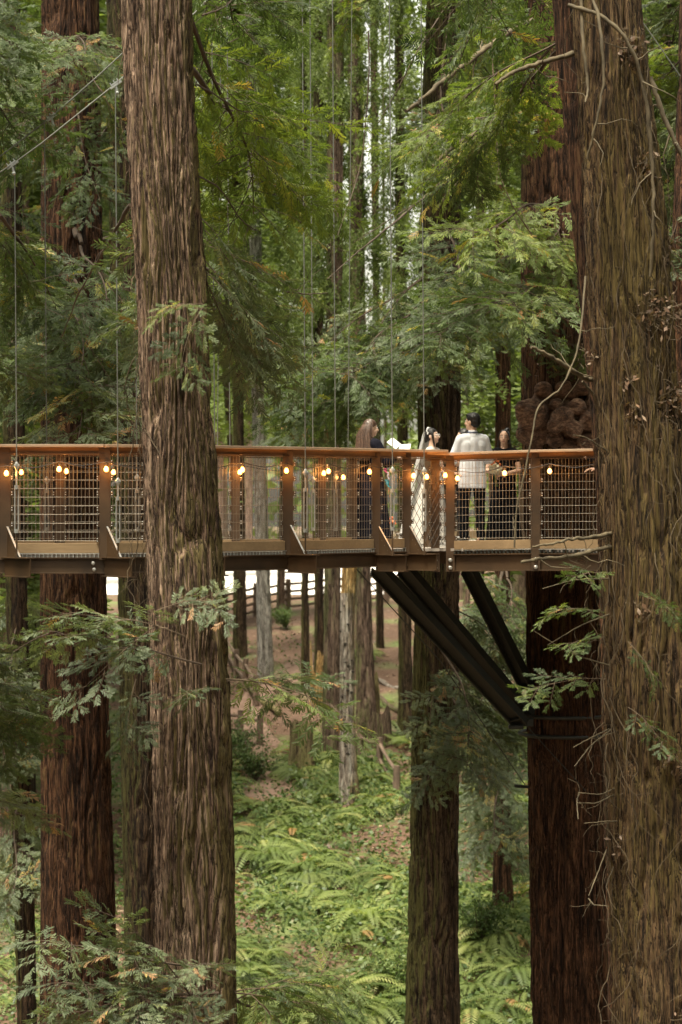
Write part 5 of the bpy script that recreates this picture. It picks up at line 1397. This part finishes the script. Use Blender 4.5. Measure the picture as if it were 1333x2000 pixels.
for (px, py, D, r) in ((1050, 830, 33.0, .27), (1110, 830, 32.9, .30), (1150, 825, 32.92, .28), (1100, 780, 32.95, .22), (1140, 870, 32.95, .22), (1065, 790, 32.95, .2)): bur.ball(P(px, py, D), (r, r * .8, r * 1.1))
V_off = np.array(TREES['platform']['root'].location)
def bdisp(co):
    n = n2(co[:, 0] * 9 + 90 + 1.5 * n2(co[:, 0] * 5 + 9, co[:, 2] * 5, 8), co[:, 2] * 12, 61) - .5 + .45 * (n2(co[:, 0] * 36 + 90, co[:, 2] * 60, 62) - .5)
    co = co.copy(); co[:, 1] += n * .036; co[:, 0] += n * .014; return co - V_off
bur.put('burl', M['burl'], TREES['platform']['root'], .013, 9, bdisp)

def bare(key, pts, r0, r1, mat='limb', twigs=0, seed=0, name='bare_limb', tl=.5):
    rt = TREES[key]['root']; rs = np.random.RandomState(seed); p = [P(*q) for q in pts]
    # smooth the polyline
    n = len(p); t = np.linspace(0, n - 1, n * 6); arr = np.array([tuple(v) for v in p])
    sm = np.stack([np.interp(t, range(n), arr[:, k]) for k in range(3)], 1)
    for _ in range(5): sm[1:-1] = (sm[:-2] + 2 * sm[1:-1] + sm[2:]) / 4
    r0 *= .8; r1 *= .8; sm[1:-1] += rs.normal(0, r0 * .18, sm[1:-1].shape)
    g = G(); g.tube(sm, np.linspace(r0, r1, len(sm)) * (1 + .12 * rs.normal(0, 1, len(sm))), 8)
    for _ in range(twigs):
        k = rs.randint(3, len(sm) - 1); a = sm[k]; d = rs.normal(0, 1, 3); d[2] -= .5; d /= np.linalg.norm(d); L = tl * rs.uniform(.4, 1.2)
        q = [a]; dd = d.copy()
        for _i in range(5): dd = dd + rs.normal(0, .3, 3); dd /= np.linalg.norm(dd); q.append(q[-1] + dd * L / 5)
        g.tube(q, np.linspace(r1 * .6, .002, 6), 4, caps=False)
    return g.put(name, M[mat], rt=rt, smooth=True)
bare('near_right_twin', [(1160, 95, 23.6), (1100, 110, 23.4), (1040, 128, 23.2), (1000, 142, 23.0), (968, 165, 22.9)], .035, .02, 'limb', 3, 1)
bare('platform', [(1040, 40, 32.6), (1010, 52, 31.5), (960, 88, 30.8), (905, 128, 30.4), (860, 162, 30.2), (825, 195, 30), (793, 217, 30)], .055, .028, 'limb', 5, 2)
bare('platform', [(1050, 228, 32.8), (1015, 236, 31.5), (960, 250, 31), (905, 272, 30.6), (870, 300, 30.4), (845, 325, 30.3)], .055, .025, 'limb', 4, 3)
bare('platform', [(1000, 238, 31.4), (992, 270, 31.2), (960, 300, 31), (920, 335, 30.7), (880, 370, 30.5), (852, 410, 30.4)], .032, .018, 'limb', 2, 4)
bare('near_right_twin', [(1168, 745, 23.4), (1140, 738, 23.2), (1100, 712, 23), (1070, 692, 22.9), (1038, 678, 22.8)], .036, .018, 'limb', 3, 5)
bare('near_right_twin', [(1172, 790, 23.2), (1155, 765, 23.1), (1138, 745, 23)], .02, .012, 'limb', 1, 6)
bare('near_right', [(1200, 1040, 22.9), (1160, 1050, 22.4), (1120, 1052, 22.1), (1080, 1062, 21.9), (1040, 1068, 21.8)], .026, .010, 'limb', 3, 7, tl=.35)
bare('near_right', [(1200, 1068, 22.9), (1165, 1074, 22.4), (1120, 1086, 22.1), (1060, 1092, 21.9), (1018, 1098, 21.8)], .030, .016, 'limb', 4, 8, tl=.5)
# long drooping pale switch in front of the rail
bare('near_right', [(1144, 540, 22.4), (1138, 620, 22.2), (1128, 690, 22.1), (1098, 760, 22), (1050, 790, 21.9), (1040, 850, 21.8), (1022, 940, 21.8), (1010, 985, 21.8), (1005, 1070, 21.8)], .0125, .009, 'limb', 2, 9)
bare('near_right', [(1135, 0, 22.4), (1140, 100, 22.3), (1150, 170, 22.3), (1144, 200, 22.2)], .022, .012, 'limb', 3, 10)
bare('near_right', [(1110, 10, 22.4), (1165, 25, 22.3), (1215, 60, 22.25), (1250, 130, 22.3), (1268, 230, 22.35), (1275, 330, 22.4), (1278, 430, 22.4), (1270, 540, 22.5)], .026, .018, 'limb', 4, 11, name='vine')
bare('near_right', [(1155, -20, 22.4), (1175, 60, 22.2), (1182, 160, 22.2), (1165, 240, 22.2), (1148, 310, 22.3)], .022, .014, 'limb', 2, 12, name='vine')
bare('right_behind', [(1270, 150, 28), (1290, 210, 28), (1315, 270, 28), (1345, 330, 28)], .04, .03, 'limb', 3, 13)
# fine dark dead branches in the upper canopy
for i, pts in enumerate([[(380, 340, 22), (430, 365, 23), (470, 430, 24), (500, 450, 25)], [(385, 165, 22), (430, 190, 23), (470, 220, 24), (520, 215, 25)], [(395, 30, 22), (440, 15, 22.5), (470, -20, 23)],
                         [(880, 340, 37), (800, 410, 34), (740, 460, 32), (690, 500, 31), (640, 545, 30)], [(900, 330, 37), (840, 380, 34), (760, 430, 32), (700, 470, 31)],
                         [(720, 60, 30), (722, 140, 30), (715, 240, 30), (705, 330, 30), (660, 460, 29)], [(880, 0, 31), (820, 90, 30), (780, 170, 30), (740, 240, 30)],
                         [(560, 570, 27), (600, 575, 27.5), (640, 572, 28)], [(0, 420, 27), (60, 500, 28), (110, 600, 29)], [(255, 400, 22.5), (215, 470, 24), (160, 560, 26), (120, 660, 27)],
                         [(200, 700, 31), (215, 790, 31), (235, 850, 31)], [(880, 20, 31), (862, 150, 30.5), (855, 300, 30.4)]]):
    bare(('near_left', 'near_left', 'near_left', 'centre', 'centre', 'platform', 'platform', 'near_left', 'off_left', 'near_left', 'left_back', 'platform')[i], pts, .026 if i in (3, 8, 9) else .012, .006, 'twig_dark', 6, 20 + i, tl=.7)
bare('platform', [(960, 0, 29), (962, 120, 29), (970, 250, 29), (975, 340, 29), (1000, 400, 29), (1040, 460, 29.5)], .012, .008, 'twig', 3, 50)

# vines climbing the mossy trunk
def vines(key, n, seed, th0, th1, rlo, rhi, ylo=-40, yhi=2040, len_=(.5, 3.2), D=23.0):
    rt = TREES[key]['root']; rs = np.random.RandomState(seed)
    for i in range(n):
        th = rs.uniform(th0, th1); z = Z(rs.uniform(ylo, yhi), D); L = rs.uniform(*len_); r = rs.uniform(rlo, rhi)
        p = []; m = int(L / .06) + 4; v = rs.normal(0, .05); ph = rs.uniform(0, 6); lift = rs.uniform(.01, .035)
        loose = rs.rand() < .35
        for k in range(m):
            v = v * .8 + rs.normal(0, .075); th += v * .35
            s_ = k / (m - 1); off = lift + .012 * math.sin(k * .7 + ph) + (.16 * math.sin(math.pi * s_) * rs.uniform(.9, 1.1) if loose else 0)
            p.append(surf(key, th, z - L * s_ + .02 * math.sin(k * .9 + ph), off + rs.normal(0, .006)))
        g = G(); g.tube(p, r * (1 - .55 * np.linspace(0, 1, m)), 5, caps=False)
        for _ in range(int(L * 2)):
            k = rs.randint(1, m - 1); a = np.array(p[k]); d = np.array([math.cos(th) * .5 + rs.normal(0, .6), -abs(rs.normal(.6, .4)), rs.normal(0, .6)]); d /= np.linalg.norm(d); l2 = rs.uniform(.05, .28)
            q = [a]; dd = d
            for _i in range(4): dd = dd + rs.normal(0, .35, 3); dd /= np.linalg.norm(dd); q.append(q[-1] + dd * l2 / 4)
            g.tube(q, np.linspace(r * .45, .0015, 5), 4, caps=False)
        g.put('vine', M['vine'], rt=rt, smooth=True)
vines('near_right', 56, 60, -math.pi + .05, -.25, .002, .0065)
vines('near_right', 16, 61, -math.pi - .1, -math.pi + .5, .004, .009, 900, 2040, (.6, 2.2))
vines('near_left', 9, 62, -math.pi - .3, -math.pi + .5, .003, .006, 560, 1300, (.6, 1.8), 22.0)
# stubby broken sticks on the trunk's left flank
rs = np.random.RandomState(70)
for (x0, y0, x1, y1) in ((1200, 1540, 1130, 1548), (1200, 1552, 1128, 1568), (1132, 1548, 1130, 1600), (1205, 1604, 1142, 1608), (1190, 1424, 1120, 1460), (1195, 1424, 1122, 1497), (1185, 1660, 1150, 1750), (1150, 1755, 1190, 1770), (1190, 1130, 1060, 1150), (1190, 1200, 1070, 1260), (1190, 1300, 1040, 1230), (1240, 90, 1170, 78), (1185, 880, 1120, 850), (1180, 905, 1165, 870)):
    bare('near_right', [(x0, y0, 22.7), ((x0 + x1) / 2 + rs.uniform(-12, 12), (y0 + y1) / 2 + rs.uniform(-12, 12), 22.4), (x1, y1, 22.2)], .010, .005, 'limb', 2, 80 + x1, name='broken_twig', tl=.3)

# dry leaf clusters caught in the vines
def dry_clump(key, px, py, rad, n, seed):
    rs = np.random.RandomState(seed); rt = TREES[key]['root']; D = TREES[key]['D']
    c0 = P(px, py, D); cx, r = axis_at(TREES[key], c0.z); dx = (c0.x - cx) / r; dx = max(-.98, min(.98, dx)); c = np.array([c0.x, D - r * math.sqrt(1 - dx * dx) - .03, c0.z])
    K = []
    for _ in range(n):
        b = c + rs.normal(0, rad, 3) * [1, .4, 1.3]; d = rs.normal(0, 1, 3); d[2] -= .8; d /= np.linalg.norm(d); pr_ = np.cross(d, rs.normal(0, 1, 3)); pr_ /= np.linalg.norm(pr_); l = rs.uniform(.03, .08)
        K.append([b, b + d * l * .5 - pr_ * l * .25, b + d * l, b + d * l * .5 + pr_ * l * .25])
    V = np.array(K).reshape(-1, 3) - np.array(rt.location)
    link('dry_leaves', mesh_np('dry_leaves', V, [np.arange(len(V)).reshape(-1, 4)], attr=np.repeat(rs.rand(n), 4)), M['dryleaf'], rt)
    g = G()
    for _ in range(int(n * .5)):
        a = c + rs.normal(0, rad, 3) * [1, .4, 1.2]; q = [a]; d = rs.normal(0, 1, 3)
        for _i in range(5): d = d + rs.normal(0, .8, 3); d /= np.linalg.norm(d); q.append(q[-1] + d * rad * .5)
        g.tube(q, .003, 3, caps=False)
    g.put('tangled_twigs', M['vine'], rt=rt)
for i, (px, py, rad, n) in enumerate(((1275, 615, .10, 110), (1310, 780, .10, 120), (1225, 108, .07, 60), (1225, 810, .04, 24), (1320, 620, .06, 50), (1245, 1190, .04, 20), (1310, 1480, .06, 30), (1205, 1640, .05, 26), (1330, 1960, .07, 40), (1255, 330, .05, 40), (1160, 700, .05, 30), (1215, 745, .04, 20), (1300, 480, .05, 30))):
    dry_clump('near_right', px, py, rad, n, 200 + i)
# plants and litter on top of the burl
dry_clump('platform', 1115, 705, .16, 160, 230)
for (x, y) in ((1095, 690), (1130, 700), (1070, 700), (1120, 735), (1140, 720)): put_branch('platform', P(1110, 740, 32.7), P(x, y - 20, 32.5), 'shortgreen', scale=.35)
